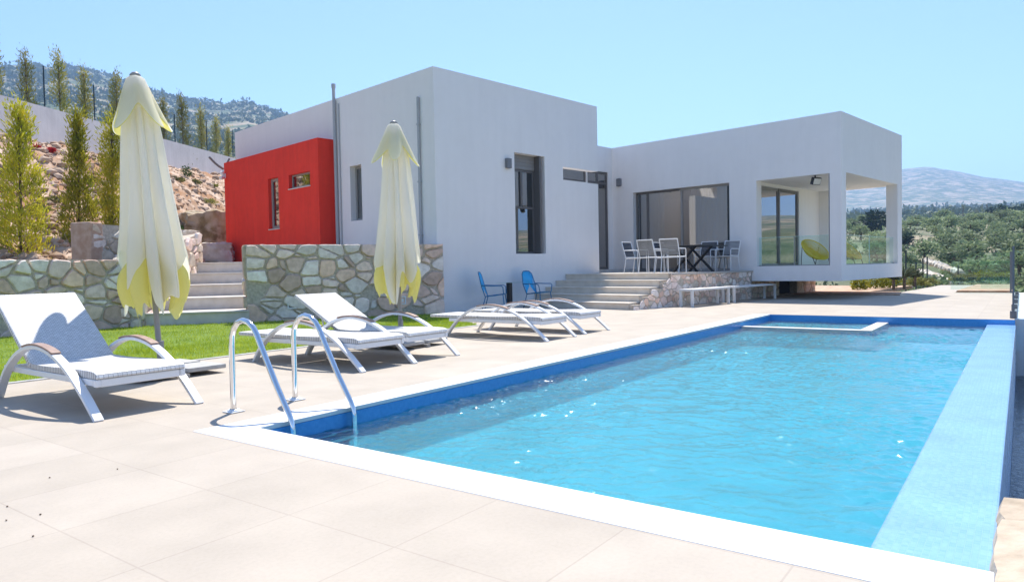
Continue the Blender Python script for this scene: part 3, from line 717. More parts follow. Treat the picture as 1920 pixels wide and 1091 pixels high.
FM = Matrix.Translation((20.28, 7.72, 3.34)) @ Matrix.Rotation(R(-25), 4, 'Z') @ Matrix.Rotation(R(20), 4, 'X')
mb.xbox((-.14,-.05,-.10),(.14,.05,.10), FM); mb.xbox((-.05,.05,-.04),(.05,.10,.04), FM); mb.box((20.26,7.72,3.42),(20.30,7.76,3.50))
fl = vpart(mb, 'flood_light', M['black'], bevel=.008)
mb = MB(); mb.xbox((-.12,-.058,-.08),(.12,-.052,.08), FM); vpart(mb, 'lens', mat('lamp_lens', (.8,.78,.7), rough=.15), parent=fl)
mb = MB(); mb.box((RX-.10,23.58,4.28),(RX-.003,23.66,4.44)); mb.tube([(RX-.06,23.62,4.30),(RX-.22,23.50,4.26)], .055, 10); mb.tube([(RX-.07,23.62,4.42),(RX-.13,23.58,4.5)], .05, 10)
vpart(mb, 'security_camera', M['steel_white'], smooth=True, auto=40)
mb = MB(); mb.tube([(RX+.05,23.85,4.62),(RX-.1,23.85,4.70),(RX-.25,23.83,4.80),(RX-.45,23.8,4.98)], .04, 8); mb.tube([(RX+.1,23.8,4.72),(RX+.2,23.7,4.98)], .03, 8); vpart(mb, 'rain_spout', M['lamp_grey'], smooth=True, auto=40)
# balcony railing
def railing(path, z0, z1, panes, name='balcony_railing'):
    pass
mb = MB(); mb.box((XT+.12,7.30,.967),(XT+.135,8.30,1.80)); mb.box((XT+.12,8.33,.967),(XT+.135,9.37,1.80))
br_ = vpart(mb, 'balcony_railing', M['railglass'])
mb = MB(); mb.box((20.5,YF+.12,.967),(22.75,YF+.135,1.80)); mb.box((22.80,YF+.12,.967),(25.1,YF+.135,1.80)); vpart(mb, 'balcony_railing', M['railglass'])
mb = MB(); mb.box((XE-.14,7.34,.967),(XE-.125,8.94,1.80)); vpart(mb, 'balcony_railing', M['railglass'])
mb = MB(); mb.box((XT+.119,7.30,1.801),(XT+.136,8.30,1.812)); mb.box((XT+.119,8.33,1.801),(XT+.136,9.37,1.812)); mb.box((20.5,YF+.119,1.801),(22.75,YF+.136,1.812)); mb.box((22.80,YF+.119,1.801),(25.1,YF+.136,1.812)); mb.box((22.765,YF+.119,.99),(22.785,YF+.136,1.80)); vpart(mb, 'glass_edge', mat('glass_edge', (.50,.72,.66), rough=.2))
mb = MB(); mb.box((XT+.11,8.305,.967),(XT+.145,8.325,1.82)); mb.box((XT+.10,7.30,.966),(XT+.155,9.37,.99)); mb.box((20.5,YF+.10,.966),(25.1,YF+.155,.99)); vpart(mb, 'railing_channel', M['frame_light'])
# plinth under the cantilever
for a_, b_ in ((20.15, 22.45), (23.9, 25.5)):
    mb = MB(); mb.box((a_, 9.75, -.1), (b_, 10.1, .525)); vpart(mb, 'plinth', M['mortar'])
mb = MB(); mb.box((22.45, 10.0, -.1), (23.9, 10.1, .525)); vpart(mb, 'shade_panel', M['dark'])  # solid near-black panel: shade of the opening between the plinths, painted as colour

# ================================================================ STONE WALLS
def clip(poly, nx, ny, d):
    out = []
    for i in range(len(poly)):
        p, q = poly[i-1], poly[i]
        a = p[0]*nx+p[1]*ny-d; b = q[0]*nx+q[1]*ny-d
        if (a <= 0) != (b <= 0):
            t = a/(a-b); out.append((p[0]+t*(q[0]-p[0]), p[1]+t*(q[1]-p[1])))
        if b <= 0: out.append(q)
    return out
PAL0 = [(.78,.73,.66),(.84,.79,.73),(.64,.58,.51),(.86,.82,.77),(.74,.64,.52),(.56,.49,.41),(.88,.84,.80),(.80,.72,.62)]
PAL = [(min(.93, a*1.22), min(.85, b*1.01), min(.82, c*1.0)) for a, b, c in PAL0]
WARM = [(.74,.62,.50),(.80,.71,.60),(.66,.52,.40),(.82,.75,.65)]
def stones(L, Hh, cell, gap, r, pal, aspect=1.15, drop=.05, region=None, dep=(.03,.075)):
    """rubble masonry over a rectangle L x Hh: list of (outline, depth, colour)"""
    seeds = []
    ny = max(1, int(Hh/cell)); 
    for j in range(ny):
        nx = max(1, int(L/(cell*aspect)))
        for i in range(nx):
            if r.random() < .12: continue
            seeds.append(((i+.5+r.uniform(-.42,.42)+(.5 if j%2 else 0)*.5)*L/nx, (j+.5+r.uniform(-.38,.38))*Hh/ny))
            if r.random() < .45: seeds.append((seeds[-1][0]+r.uniform(-.4,.4)*cell, seeds[-1][1]+r.choice((-.45,.45))*cell))
    seeds = [s for s in seeds if 0 < s[0] < L and 0 < s[1] < Hh]
    res = []; wt = [cell*cell*r.choice((0,.05,.1,.35,.6,.75)) for _ in seeds]; an = 1.3
    for i, s in enumerate(seeds):
        poly = [(.005,.005),(L-.005,.005),(L-.005,Hh-.005),(.005,Hh-.005)]
        g = gap*r.uniform(.55, 1.9)
        for k, q in enumerate(seeds):
            if k == i: continue
            dx, dy = q[0]-s[0], q[1]-s[1]
            if math.hypot(dx, dy) > cell*3.6: continue
            nx_, ny_ = dx, dy*an*an                       # courses lie flat: heights count for more than lengths
            dd = math.hypot(nx_, ny_)
            if dd < 1e-4: continue
            d_ = ((s[0]+q[0])/2*nx_+(s[1]+q[1])/2*ny_ + (wt[i]-wt[k])*.5)/dd
            poly = clip(poly, nx_/dd, ny_/dd, d_-g)
            if len(poly) < 3: break
        if len(poly) < 3: continue
        ar = abs(sum(poly[k-1][0]*poly[k][1]-poly[k][0]*poly[k-1][1] for k in range(len(poly))))/2
        if ar < cell*cell*.03 or r.random() < drop: continue
        if region and not region(s): continue
        # chip the corners, wobble the outline
        out = []
        for k in range(len(poly)):
            p, q = poly[k], poly[(k+1) % len(poly)]; e = math.hypot(q[0]-p[0], q[1]-p[1]); n = max(1, int(e/(cell*.28)))
            for t in range(n): out.append((p[0]+(q[0]-p[0])*t/n+r.uniform(-.09,.09)*cell*.5, p[1]+(q[1]-p[1])*t/n+r.uniform(-.09,.09)*cell*.5))
        n = len(out); sm = [((out[k-1][0]+6*out[k][0]+out[(k+1)%n][0])/8, (out[k-1][1]+6*out[k][1]+out[(k+1)%n][1])/8) for k in range(n)]
        c = r.choice(pal); b = r.uniform(.82, 1.12)
        res.append((sm, r.uniform(*dep), (c[0]*b, c[1]*b, c[2]*b)))
    return res
def lay(mbx, sts, Mx):
    """set stones on a face: Mx maps (u along, v up, w out) to the wall"""
    if mbx.c is None: mbx.c = [ (.3,.3,.3) ]*len(mbx.f)
    for poly, dep, c in sts:
        n = len(poly); cx = sum(p[0] for p in poly)/n; cy = sum(p[1] for p in poly)/n
        tu, tv = rnd.uniform(-.04,.04), rnd.uniform(-.04,.04)
        ring = lambda k, w: [Mx @ Vector((cx+(p[0]-cx)*k, cy+(p[1]-cy)*k, w + (tu*(p[0]-cx)+tv*(p[1]-cy))*(w > 0))) for p in poly]
        vs = ring(1, -.01) + ring(.99, dep*.55) + ring(.90, dep) + [Mx @ Vector((cx, cy, dep*1.12))]
        fs = [(q*n+i, q*n+(i+1)%n, (q+1)*n+(i+1)%n, (q+1)*n+i) for q in range(2) for i in range(n)] + [(2*n+i, 2*n+(i+1)%n, 3*n) for i in range(n)]
        mbx.add(vs, fs); mbx.c += [c]*len(fs)
def face_mat(P, d, w):                    # origin, along, outward
    d = Vector(d).normalized(); w = Vector(w).normalized(); u = Vector((0,0,1))
    m = Matrix((d, u, w)).transposed().to_4x4(); m.translation = Vector(P); return m
def stone_wall(name, P0, P1, z0, z1, thick, cell, label, seed, pal=PAL, ends=(True, True), gap=.016, cap=True, cat='wall', z1b=None, flip=False):
    P0 = Vector((P0[0], P0[1], 0)); P1 = Vector((P1[0], P1[1], 0)); r = random.Random(seed)
    d = (P1-P0); L = d.length; d.normalize(); back = Vector((-d.y, d.x, 0))
    if back.dot(FH) < 0: back = -back
    if flip: back = -back
    root = thing(name, P0, 0, label, cat)
    zb = z1 if z1b is None else z1b
    mb = MB(); q = lambda s, t, z: tuple(d*s + back*t + Vector((0,0,z)))
    mb.add([q(0,0,z0),q(L,0,z0),q(L,thick,z0),q(0,thick,z0),q(0,0,z1),q(L,0,zb),q(L,thick,zb),q(0,thick,z1)], [(0,3,2,1),(4,5,6,7),(0,1,5,4),(1,2,6,5),(2,3,7,6),(3,0,4,7)])
    mb.build('mortar', M['mortar'], root)
    mb = MB(); mb.c = []
    rg = (lambda s: s[1] < (z1+(zb-z1)*s[0]/L)-z0-.03) if z1b is not None else None
    lay(mb, stones(L, max(z1, zb)-z0, cell, gap, r, pal, region=rg), face_mat((0,0,z0), d, -back) )
    if ends[0]: lay(mb, stones(thick, z1-z0, cell*.8, gap, r, pal+WARM), face_mat(tuple(back*thick+Vector((0,0,z0))), -back, -d))
    if ends[1]: lay(mb, stones(thick, zb-z0, cell*.8, gap, r, pal+WARM), face_mat(tuple(d*L+Vector((0,0,z0))), back, d))
    mb.build('stones', M['stone'], root)
    return root
stone_wall('stone_wall', (-2.5, 14.02), (4.85, 15.62), -.1, 1.375, .45, .27, 'low grey rubble retaining wall on the left below the earth bank', 3, ends=(False, True))
sw = stone_wall('stone_wall', (6.78, 14.50), (10.90, 12.90), -.1, 1.66, .40, .27, 'grey rubble wall with two square lights between the stairs and the white house corner', 5, ends=(True, False))
d_ = Vector((10.90-6.78, 12.90-14.50, 0)).normalized(); o_ = Vector((d_.y, -d_.x, 0))
if o_.dot(FH) > 0: o_ = -o_
for s_ in (.92, 3.37):
    mb = MB(); mm = face_mat(tuple(d_*s_), d_, o_)
    for a, b in (((-.10,.26),(.10,.285)), ((-.10,.425),(.10,.45)), ((-.10,.285),(-.075,.425)), ((.075,.285),(.10,.425))): mb.xbox((a[0],a[1],.02),(b[0],b[1],.055), mm)
    lt = mb.build('step_light', M['steel_white'], sw)
    mb = MB(); mb.xbox((-.075,.285,.0),(.075,.425,.03), mm); mb.build('recess', M['lamp_grey'], lt)
    mb = MB(); mb.xbox((-.045,.315,.03),(.045,.395,.045), mm); mb.build('diffuser', M['steel_white'], lt)
stone_wall('stone_wall', (4.95, 15.35), (7.55, 18.75), -.1, 1.40, .5, .26, 'warm stone side wall climbing along the left of the garden stairs', 8, pal=WARM+PAL[:3], z1b=2.12, flip=True)
stone_wall('stone_wall', (4.62, 17.35), (7.6, 18.9), .8, 2.20, .45, .26, 'upper stone wall behind the larger parasol with an orange plastered end', 11, pal=WARM+PAL[:2], ends=(False, False))
pe = MB()
dd = Vector((7.6-4.62, 18.9-17.35, 0)).normalized(); bb = Vector((-dd.y, dd.x, 0))
mm = face_mat((4.62, 17.35, 0), dd, -bb); pe.xbox((-.06,.8,-.5),(.28,2.24,.06), mm)
po = pe.build('end_pier', M['terracotta'], bpy.data.objects['stone_wall.003'], bevel=.03); po.location = -bpy.data.objects['stone_wall.003'].location
# garden stairs
st = thing('garden_stairs', (6.0, 14.9, 0), 0, 'five grey stone steps climbing between the rubble walls to the red annex', 'stairs')
e0 = Vector((4.75, 15.62, 0)); e1 = Vector((7.0, 14.30, 0)); dr = (e1-e0).normalized(); bk = Vector((-dr.y, dr.x, 0)); bk = bk if bk.dot(FH) > 0 else -bk
for i in range(5):
    mb = MB(); mm = face_mat(tuple(e0 + bk*(.92*i) - Vector((6.0,14.9,0))), dr, -bk)
    wd = 2.36 if i == 0 else 3.3
    z0 = -.1 if i == 0 else .27*i-.02
    mb.xbox((0, z0, -1.2 if i < 4 else -6), (wd if i < 3 else wd+.9, .27*(i+1)-.035, 0), mm)
    mb.xbox((-.02, .27*(i+1)-.035, -1.0 if i < 4 else -6.2), (wd if i < 3 else wd+.9, .27*(i+1), .03), mm)
    mb.build('step', M['riser_grey'], st, bevel=.008)
# rocks and low wall near the red annex
def rock(name, c, size, label, seed, m='rock', sub=3, cat='rock', rz=0, amp=.35):
    bm = __import__('bmesh').new(); bmesh = __import__('bmesh')
    bmesh.ops.create_cube(bm, size=2); bmesh.ops.subdivide_edges(bm, edges=bm.edges[:], cuts=9, use_grid_fill=True)
    for v in bm.verts:
        p = v.co.copy(); n = p.normalized(); k = p.lerp(n*1.25, .38)
        w = 1 + amp*.6*fbm((n.x*1.3+seed, n.y*1.3, n.z*1.3), 3) + amp*.25*noise.noise(Vector((p.x*4+seed, p.y*4, p.z*4)))
        v.co = Vector((k.x*size[0]*w, k.y*size[1]*w, k.z*size[2]*w))
    me = bpy.data.meshes.new(name); bm.to_mesh(me); bm.free(); me.materials.append(M[m])
    me.polygons.foreach_set('use_smooth', [True]*len(me.polygons))
    try: me.set_sharp_from_angle(angle=R(32))
    except Exception: pass
    o = bpy.data.objects.new(name, me); COL.objects.link(o); o.location = c; o.rotation_euler = (0, 0, rz)
    return tag(o, label, cat)
def at_depth(u, y, t):
    p = ground_dir(u)*t; return Vector((p.x, p.y, H + (hor(u)-y)/F*t))
p = at_depth(402, 432, 25.0); rock('boulder', p, (.85,.6,.62), 'large brown rock outcrop left of the red annex', 2.2, rz=R(-40))
p = at_depth(372, 425, 27.5); rock('boulder', p, (.8,.7,.5), 'brown rock half hidden behind the larger parasol at the foot of the bank', 7.7, rz=R(10))
p = at_depth(404, 474, 23.2); rock('boulder', p, (.55,.4,.30), 'low pinkish rock at the head of the garden stairs', 5.1, m='palerock', rz=R(-20))
# rubble wall edging the overflow pool (foreground, right), topped with broad flat stones
ew = thing('edge_wall', pw(2.535, B0-.02), POOL, 'pale rubble wall of broad flat stones beside the near end of the pool', 'wall')
mb = MB(); mb.box((0,-1.7,-2.4),(1.43,0,-.16)); mb.build('core', mat('pale_mortar', (.20,.15,.105), (.34,.27,.20), scale=9, rough=.95, bump=.6, bscale=30), ew, bevel=.02)
CREAM = [(.56,.49,.40),(.51,.43,.34),(.58,.51,.42),(.48,.40,.31),(.54,.46,.37)]
mb = MB(); mb.c = []
mt_ = Matrix(((1,0,0,0),(0,1,0,-1.66),(0,0,1,-.165),(0,0,0,1)))
lay(mb, stones(1.43, 1.68, .42, .010, random.Random(34), CREAM, drop=0, dep=(.12,.16)), mt_)
lay(mb, stones(1.43, 2.2, .34, .012, random.Random(32), CREAM, drop=0, dep=(.03,.06)), face_mat((1.43,-1.66,-2.38), (0,1,0), (1,0,0)))
lay(mb, stones(1.66, 2.2, .34, .012, random.Random(33), CREAM, drop=0, dep=(.01,.02)), face_mat((0,.0,-2.38), (1,0,0), (0,1,0)))
mb.build('stones', M['stone'], ew)

# ================================================================ TERRACE WITH ENTRANCE STEPS
ter = thing('stone_terrace', (XT, 9.55, 0), 0, 'raised stone-clad dining terrace with broad beige entrance steps', 'terrace')
SX = [13.95, 14.40, 14.85, 15.30, 15.75]
def tpart(mbx, name, mats, **kw):
    o = mbx.build(name, mats, ter, **kw); o.location = -ter.location; return o
for i, x in enumerate(SX):
    mb = MB(); z = .17*(i+1)
    if i < 4:
        mb.box((x, 9.72, z-.17-.02 if i else -.1), (SX[i+1]+.1, HY-.001, z-.03)); mb.box((x-.025, 9.70, z-.03), (SX[i+1]+.05, HY-.001, z))
    else:
        mb.box((x, 9.72, z-.19), (x+.5, HY-.001, z-.03)); mb.box((x-.025, 9.70, z-.03), (x+.5, HY-.001, z+.001))
    tpart(mb, 'step', M['tread'], bevel=.006)
mb = MB(); mb.box((SX[4]+.05, 9.62, .78), (XT+.3, YI, .849)); mb.box((SX[4]-.1, 9.50, .80), (XT-.002, 9.619, .849)); tpart(mb, 'paving', M['terrace_tile'], bevel=.005)
mb = MB(); mb.box((SX[4]+.1, 9.7, -.1), (XT+.3, YI, .779)); mb.box((MX1+.1, 13.6, .849), (XT-.1, YI-.002, ZF+.1)); tpart(mb, 'core', M['riser_grey'])
mb = MB()
for i, x in enumerate(SX): mb.box((x-.02, 9.57, -.1), ((SX[i+1]-.02) if i < 4 else XT-.002, 9.70, .17*(i+1)-.052))
tpart(mb, 'mortar', M['mortar'])
mb = MB(); mb.c = []
def reg(s):
    x = SX[0]-.02+s[0]; k = max(i for i in range(5) if x >= SX[i]-.03); return s[1] < .17*(k+1)+.02
lay(mb, stones(XT-SX[0], .88, .17, .009, random.Random(21), PAL+WARM[:2], region=reg, dep=(.01,.022)), face_mat((SX[0]-.02, 9.57, -.05), (1,0,0), (0,-1,0)))
tpart(mb, 'stone_cladding', M['stone'])
for a_, l_, sd_ in ((20.15, 2.3, 5), (23.9, 1.6, 6)):
    mb = MB(); mb.c = []; lay(mb, stones(l_, .57, .2, .01, random.Random(sd_), WARM+PAL[:3], dep=(.01,.03)), face_mat((a_, 9.75, -.05), (1,0,0), (0,-1,0)))
    vpart(mb, 'plinth_stones', M['stone'])


# ================================================================ SUN LOUNGERS
ARCH = [(-1.10,0),(-1.0,.085),(-.90,.165),(-.78,.25),(-.66,.325),(-.52,.395),(-.36,.452),(-.2,.482),(-.06,.490),(.10,.475),(.28,.425),(.44,.345),(.58,.245),(.70,.12),(.79,0)]
def lounger(a, b, tilt, label, kind, drz=0):
    t = thing('sun_lounger', pw(a, b), POOL+R(drz), label, 'sun lounger', 'sun loungers along the pool')
    W = .345
    mb = MB()
    for s in (-1, 1): mb.box((s*(W-.04), -.93, .235), (s*W, .78, .285))
    mb.box((-W+.04, -.965, .225), (W-.04, -.925, .285)); mb.box((-W+.04, .73, .24), (W-.04, .77, .28))
    for y in (-.45, .05, .4): mb.box((-W+.04, y, .245), (W-.04, y+.03, .275))
    mb.box((-W, -.975, .228), (-W+.04, -.93, .285)); mb.box((W-.04, -.975, .228), (W, -.93, .285))
    mb.build('bed_frame', M['white_metal'], t, bevel=.008)
    # woven seat, gently contoured along its length and rounded over at the foot
    prof = []; ys = [-.985,-.975,-.95,-.9,-.7,-.45,-.2,0,.12,.215]
    zt = [.300,.322,.336,.343,.345,.340,.333,.330,.332,.335]
    up_ = [(y, z) for y, z in zip(ys, zt)]; dn = [(.215,.288),(-.95,.288),(-.98,.290)]
    pr = up_+dn; n = len(pr)
    mb = MB(); mb.add([(-W+.004, y, z) for y, z in pr]+[(W-.004, y, z) for y, z in pr], [tuple(range(n)), tuple(range(n, 2*n))[::-1]]+[(i, n+i, n+(i+1)%n, (i+1)%n) for i in range(n)])
    mb.build('seat', M['weave'], t, bevel=.012, seg=3)
    mb = MB(); mb.box((-W+.004, 0, -.022), (W-.004, .95, .022))
    bo = mb.build('backrest', M['weave'], t, bevel=.014, seg=3); bo.location = (0, .235, .313); bo.rotation_euler = (R(tilt), 0, 0)
    if tilt > 5:
        mb = MB(); p1 = Vector((0, .235+.55*math.cos(R(tilt)), .30+.55*math.sin(R(tilt)))); p2 = Vector((0, .66, .27))
        for s in (-1, 1): mb.tube([p1+Vector((s*.2,0,-.02)), p2+Vector((s*.2,0,0))], .011, 8)
        mb.tube([p2+Vector((-.2,0,0)), p2+Vector((.2,0,0))], .011, 8)
        mb.build('prop', M['white_metal'], t, smooth=True, auto=40)
    pts = []
    for i in range(len(ARCH)-1):                      # smooth the arch
        p0, p1, p2, p3 = ARCH[max(0,i-1)], ARCH[i], ARCH[i+1], ARCH[min(len(ARCH)-1,i+2)]
        for k in range(3):
            q = k/3; c = [.5*((2*p1[j])+(-p0[j]+p2[j])*q+(2*p0[j]-5*p1[j]+4*p2[j]-p3[j])*q*q+(-p0[j]+3*p1[j]-3*p2[j]+p3[j])*q**3) for j in (0,1)]
            pts.append((c[0], max(0, c[1])))
    pts.append(ARCH[-1])
    for s in (-1, 1):
        mb = MB(); mb.sweep([(s*.385, y, z) for y, z in pts], [(-.034,-.014),(.034,-.014),(.034,.014),(-.034,.014)])
        ar = mb.build('arm_frame', M['white_metal'], t, bevel=.004, auto=30, smooth=True)
        cp = [p for p in pts if -.44 <= p[0] <= .22]
        mb = MB(); mb.sweep([(s*.385, y, z) for y, z in cp], [(-.036,.0145),(.036,.0145),(.036,.030),(-.036,.030)])
        mb.build('armrest', M['wood'], ar, bevel=.004, smooth=True, auto=30)
        for y, z in ((-.74,.26),(.55,.262)):
            mb = MB(); mb.tube([(s*.34, y, z), (s*.372, y, z)], .012, 8); mb.build('bolt', M['white_metal'], t, smooth=True, auto=40)
    return t
lounger(2.71, 6.5, 37, 'white sun lounger with raised back standing alone beside the larger parasol', 1)
lounger(5.345, 6.62, 0, 'white woven sun lounger lying flat right behind the pool ladder', 2)
lounger(6.135, 6.66, 27, 'white woven sun lounger with raised back next to the smaller parasol', 3)
lounger(8.72, 6.54, 0, 'flat white sun lounger, nearer one of the far pair in front of the blue chairs', 4)
lounger(9.90, 6.60, 0, 'flat white sun lounger nearest the entrance steps, farther one of the far pair', 5)

# ================================================================ CLOSED PARASOLS
def parasol(loc, lean, htop, label, seed, rz, slabrot, k=1.0):
    r = random.Random(seed)
    t = thing('parasol', loc, 0, label, 'parasol', 'closed parasols on the terrace')
    Lm = Matrix.Rotation(lean[0], 4, 'X') @ Matrix.Rotation(lean[1], 4, 'Y') @ Matrix.Rotation(rz, 4, 'Z')
    mb = MB(); mb.tube([Lm @ Vector((0,0,z)) for z in (.05, 1.0, htop-.02)], .028, 14)
    mb.build('pole', M['umb_pole'], t, smooth=True, auto=40)
    SR = Matrix.Rotation(slabrot, 4, 'Z')
    mb = MB(); mb.xbox((-.50,-.035,.005),(.50,.035,.045), SR); mb.xbox((-.035,-.50,.006),(.035,-.035,.044), SR); mb.xbox((-.035,.035,.006),(.035,.50,.044), SR)
    mb.tube([(0,0,.04),(0,0,.36)], .036, 12)
    mb.build('base_cross', M['umb_pole'], t)
    for i, (x, y) in enumerate(((-.25,-.25),(.25,-.25),(.25,.25),(-.25,.25))):
        mb = MB(); mb.xbox((x-.212,y-.212,.047),(x+.212,y+.212,.092), SR); mb.build('ballast_slab', M['slab'], t, bevel=.008)
    NT = 168
    def fold(th, z, amp):                             # soft hanging pleats, uneven round the pole
        q = 4.0*th + .8*math.sin(th+seed) + .35*math.sin(z*2.2+seed+2*th)
        c = abs(math.cos(q)); f = 1 - amp*(1-c**.7)
        return f*(1+.03*math.sin(13*th+seed*2+z*2)+.15*noise.noise(Vector((2.6*math.cos(th)+seed, 2.6*math.sin(th), z*2.6)))+.05*abs(noise.noise(Vector((7*math.cos(th)+seed, 7*math.sin(th), z*3.5)))))
    def env(z):                                       # radius of the bundle against height (0 hem .. 1 top)
        return lerp_tab([(.20,.345),(.30,.35),(.40,.325),(.55,.265),(.70,.21),(.80,.18),(.88,.15),(.95,.10),(1.0,.04)], z)*k
    def sway(th, z): return 1 + .12*math.cos(th-1.0+z*2) + .07*math.cos(2*th+seed)
    def hem(th):                                      # the corners of the square cloth hang lower
        return .325 + .07*math.sin(2*th+seed*1.3) + .05*math.sin(5*th+seed) + .03*math.sin(8*th+2*seed) + .012*math.sin(17*th)
    def rings_of(mbx, fn, nr):
        for i in range(nr+1):
            for j in range(NT): mbx.v.append(tuple(Lm @ Vector(fn(2*math.pi*j/NT, i/nr))))
        for i in range(nr):
            for j in range(NT):
                a = i*NT+j; b = i*NT+(j+1)%NT; mbx.f.append((a, b, b+NT, a+NT)); mbx.m.append(0)
    def body(th, s_):
        h0 = hem(th); z = h0 + (.985-h0)*s_; rr = env(z)*fold(th, z, .50*smooth((1-z)*2.2+.2))*sway(th, z)
        return (rr*math.cos(th), rr*math.sin(th), z*htop)
    mb = MB(); rings_of(mb, body, 56); can = mb.build('canopy', M['cloth'], t, smooth=True)
    def inner(th, s_):                                # lining: deeper layers whose yellow inside shows below the hem
        h0 = .236 + .030*math.sin(3*th+seed)+.02*math.sin(7*th) + .020*abs(((th*9/math.pi) % 2)-1) + .010*math.sin(29*th); z = h0 + (.48-h0)*s_
        rr = (env(z)*fold(th, z, .50*smooth((1-z)*2.2+.2))*sway(th, z)-.022)*(1-.30*smooth((.32-z)*6))*(1-.75*smooth((z-.33)*7))
        return (rr*math.cos(th), rr*math.sin(th), z*htop)
    mb = MB(); rings_of(mb, inner, 30); mb.build('lining', M['cloth_yellow'], can, smooth=True)
    def cape(off, th, s_):                            # vent cape: a small square cloth whose corners stand off
        c4 = abs(math.cos(2*th+.5*math.sin(th+seed)))**2.2
        hb = .885 - .07*c4 + .012*math.sin(3*th+seed); z = 1.0 - (1-hb)*s_
        R0 = lerp_tab([(0,.035),(.08,.085),(.3,.12),(.6,.16),(1,.205)], s_)*k
        rr = R0*(1+.62*c4*s_)*(1-.20*(1-c4)*s_) - off
        return (rr*math.cos(th), rr*math.sin(th), z*htop+.014-off*.4)
    mb = MB(); rings_of(mb, lambda a, b: cape(0, a, 1-b), 22); vc = mb.build('vent_cape', M['cloth'], can, smooth=True)
    mb = MB(); rings_of(mb, lambda a, b: cape(.012, a, .3+.7*(1-b)), 16); mb.build('cape_lining', M['cloth_yellow'], can, smooth=True)
    mb = MB(); mb.lathe([(.0,htop+.005),(.05,htop+.005),(.055,htop+.02),(.03,htop+.045),(.0,htop+.05)], 14)
    o = mb.build('finial', M['umb_pole'], t, smooth=True); o.matrix_local = Lm
    return t
def lean_to(deg):                                      # lean sideways as seen across the terrace
    ax = FH; m = Matrix.Rotation(R(deg), 3, ax); e = m.to_euler('XYZ'); return (e.x, e.y)
parasol(pw(3.80, 7.35), lean_to(-3.0), 3.12, 'larger closed cream and yellow parasol between the left lounger and the garden stairs', 1.7, R(20), POOL, 1.02)
parasol(pw(7.01, 7.02), lean_to(-.5), 3.07, 'smaller closed cream and yellow parasol in front of the white house corner', 4.1, R(65), POOL+R(3), 1.03)

# ================================================================ POOL LADDER
lad = thing('pool_ladder', pw(3.33, B1), POOL, 'polished steel ladder with two curved handrails going into the pool', 'pool ladder')
LP = [(.655,0),(.655,.25),(.655,.50),(.645,.575),(.615,.64),(.565,.685),(.50,.702),(.43,.69),(.37,.652),(.325,.595),(.27,.50),(.10,.225),(-.02,.055),(-.05,.0),(-.058,-.06),(-.058,-.30),(-.058,-.43)]
for s in (-.28, .28):
    mb = MB(); mb.tube([(s, y, z) for y, z in LP], .0215, 14, up=Vector((1,0,0))); mb.build('handrail', M['steel'], lad, smooth=True, auto=50)
    mb = MB(); mb.box((s-.06, .595, .003), (s+.06, .715, .010)); mb.lathe([(.05,.010),(.046,.02),(.026,.026)], 18, c=(s,.655)); mb.build('flange', M['steel_white'], lad, bevel=.002)
for z in (-.2, -.36):
    mb = MB(); mb.box((-.27,-.10,z-.012),(.27,-.02,z+.012)); mb.build('tread', M['steel'], lad, bevel=.006)

# ================================================================ GLASS FENCE AND FAR RAILINGS
gf = thing('glass_fence', pw(15.15, .12), POOL, 'frameless glass fence with dark clamp along the right edge of the far deck', 'fence')
for i in range(5):
    mb = MB(); mb.box((.02+2.2*i, -.008, .05), (2.18+2.2*i, .008, 1.22)); mb.build('glass_panel', M['railglass'], gf)
    for x in (.05,): 
        mb = MB(); mb.box((x+2.2*i-.05,-.05,.0),(x+2.2*i+.05,.05,.13)); mb.build('clamp', M['lamp_grey'], gf, bevel=.008)
mb = MB(); mb.box((-.006,-.016,.13),(.012,.016,1.27)); mb.build('edge_strip', M['lamp_grey'], gf)
mb = MB(); mb.box((.1,-.05,.0),(11.0,-.012,.045)); mb.build('channel', M['frame_light'], gf)
g2 = thing('glass_fence', pw(26.5, .25), POOL, 'pair of low glass panels crossing behind the yellow-green planting strip on the right', 'fence')
for i in range(2):
    mb = MB(); mb.box((-.008+1.3*i, .05, .1), (.008+1.3*i, 1.6-.75*i, 1.25-.25*i)); mb.build('glass_panel', M['railglass'], g2)
    mb = MB(); mb.box((-.02+1.3*i, 0, 0), (.02+1.3*i, .05, 1.27)); mb.build('post', M['lamp_grey'], g2)

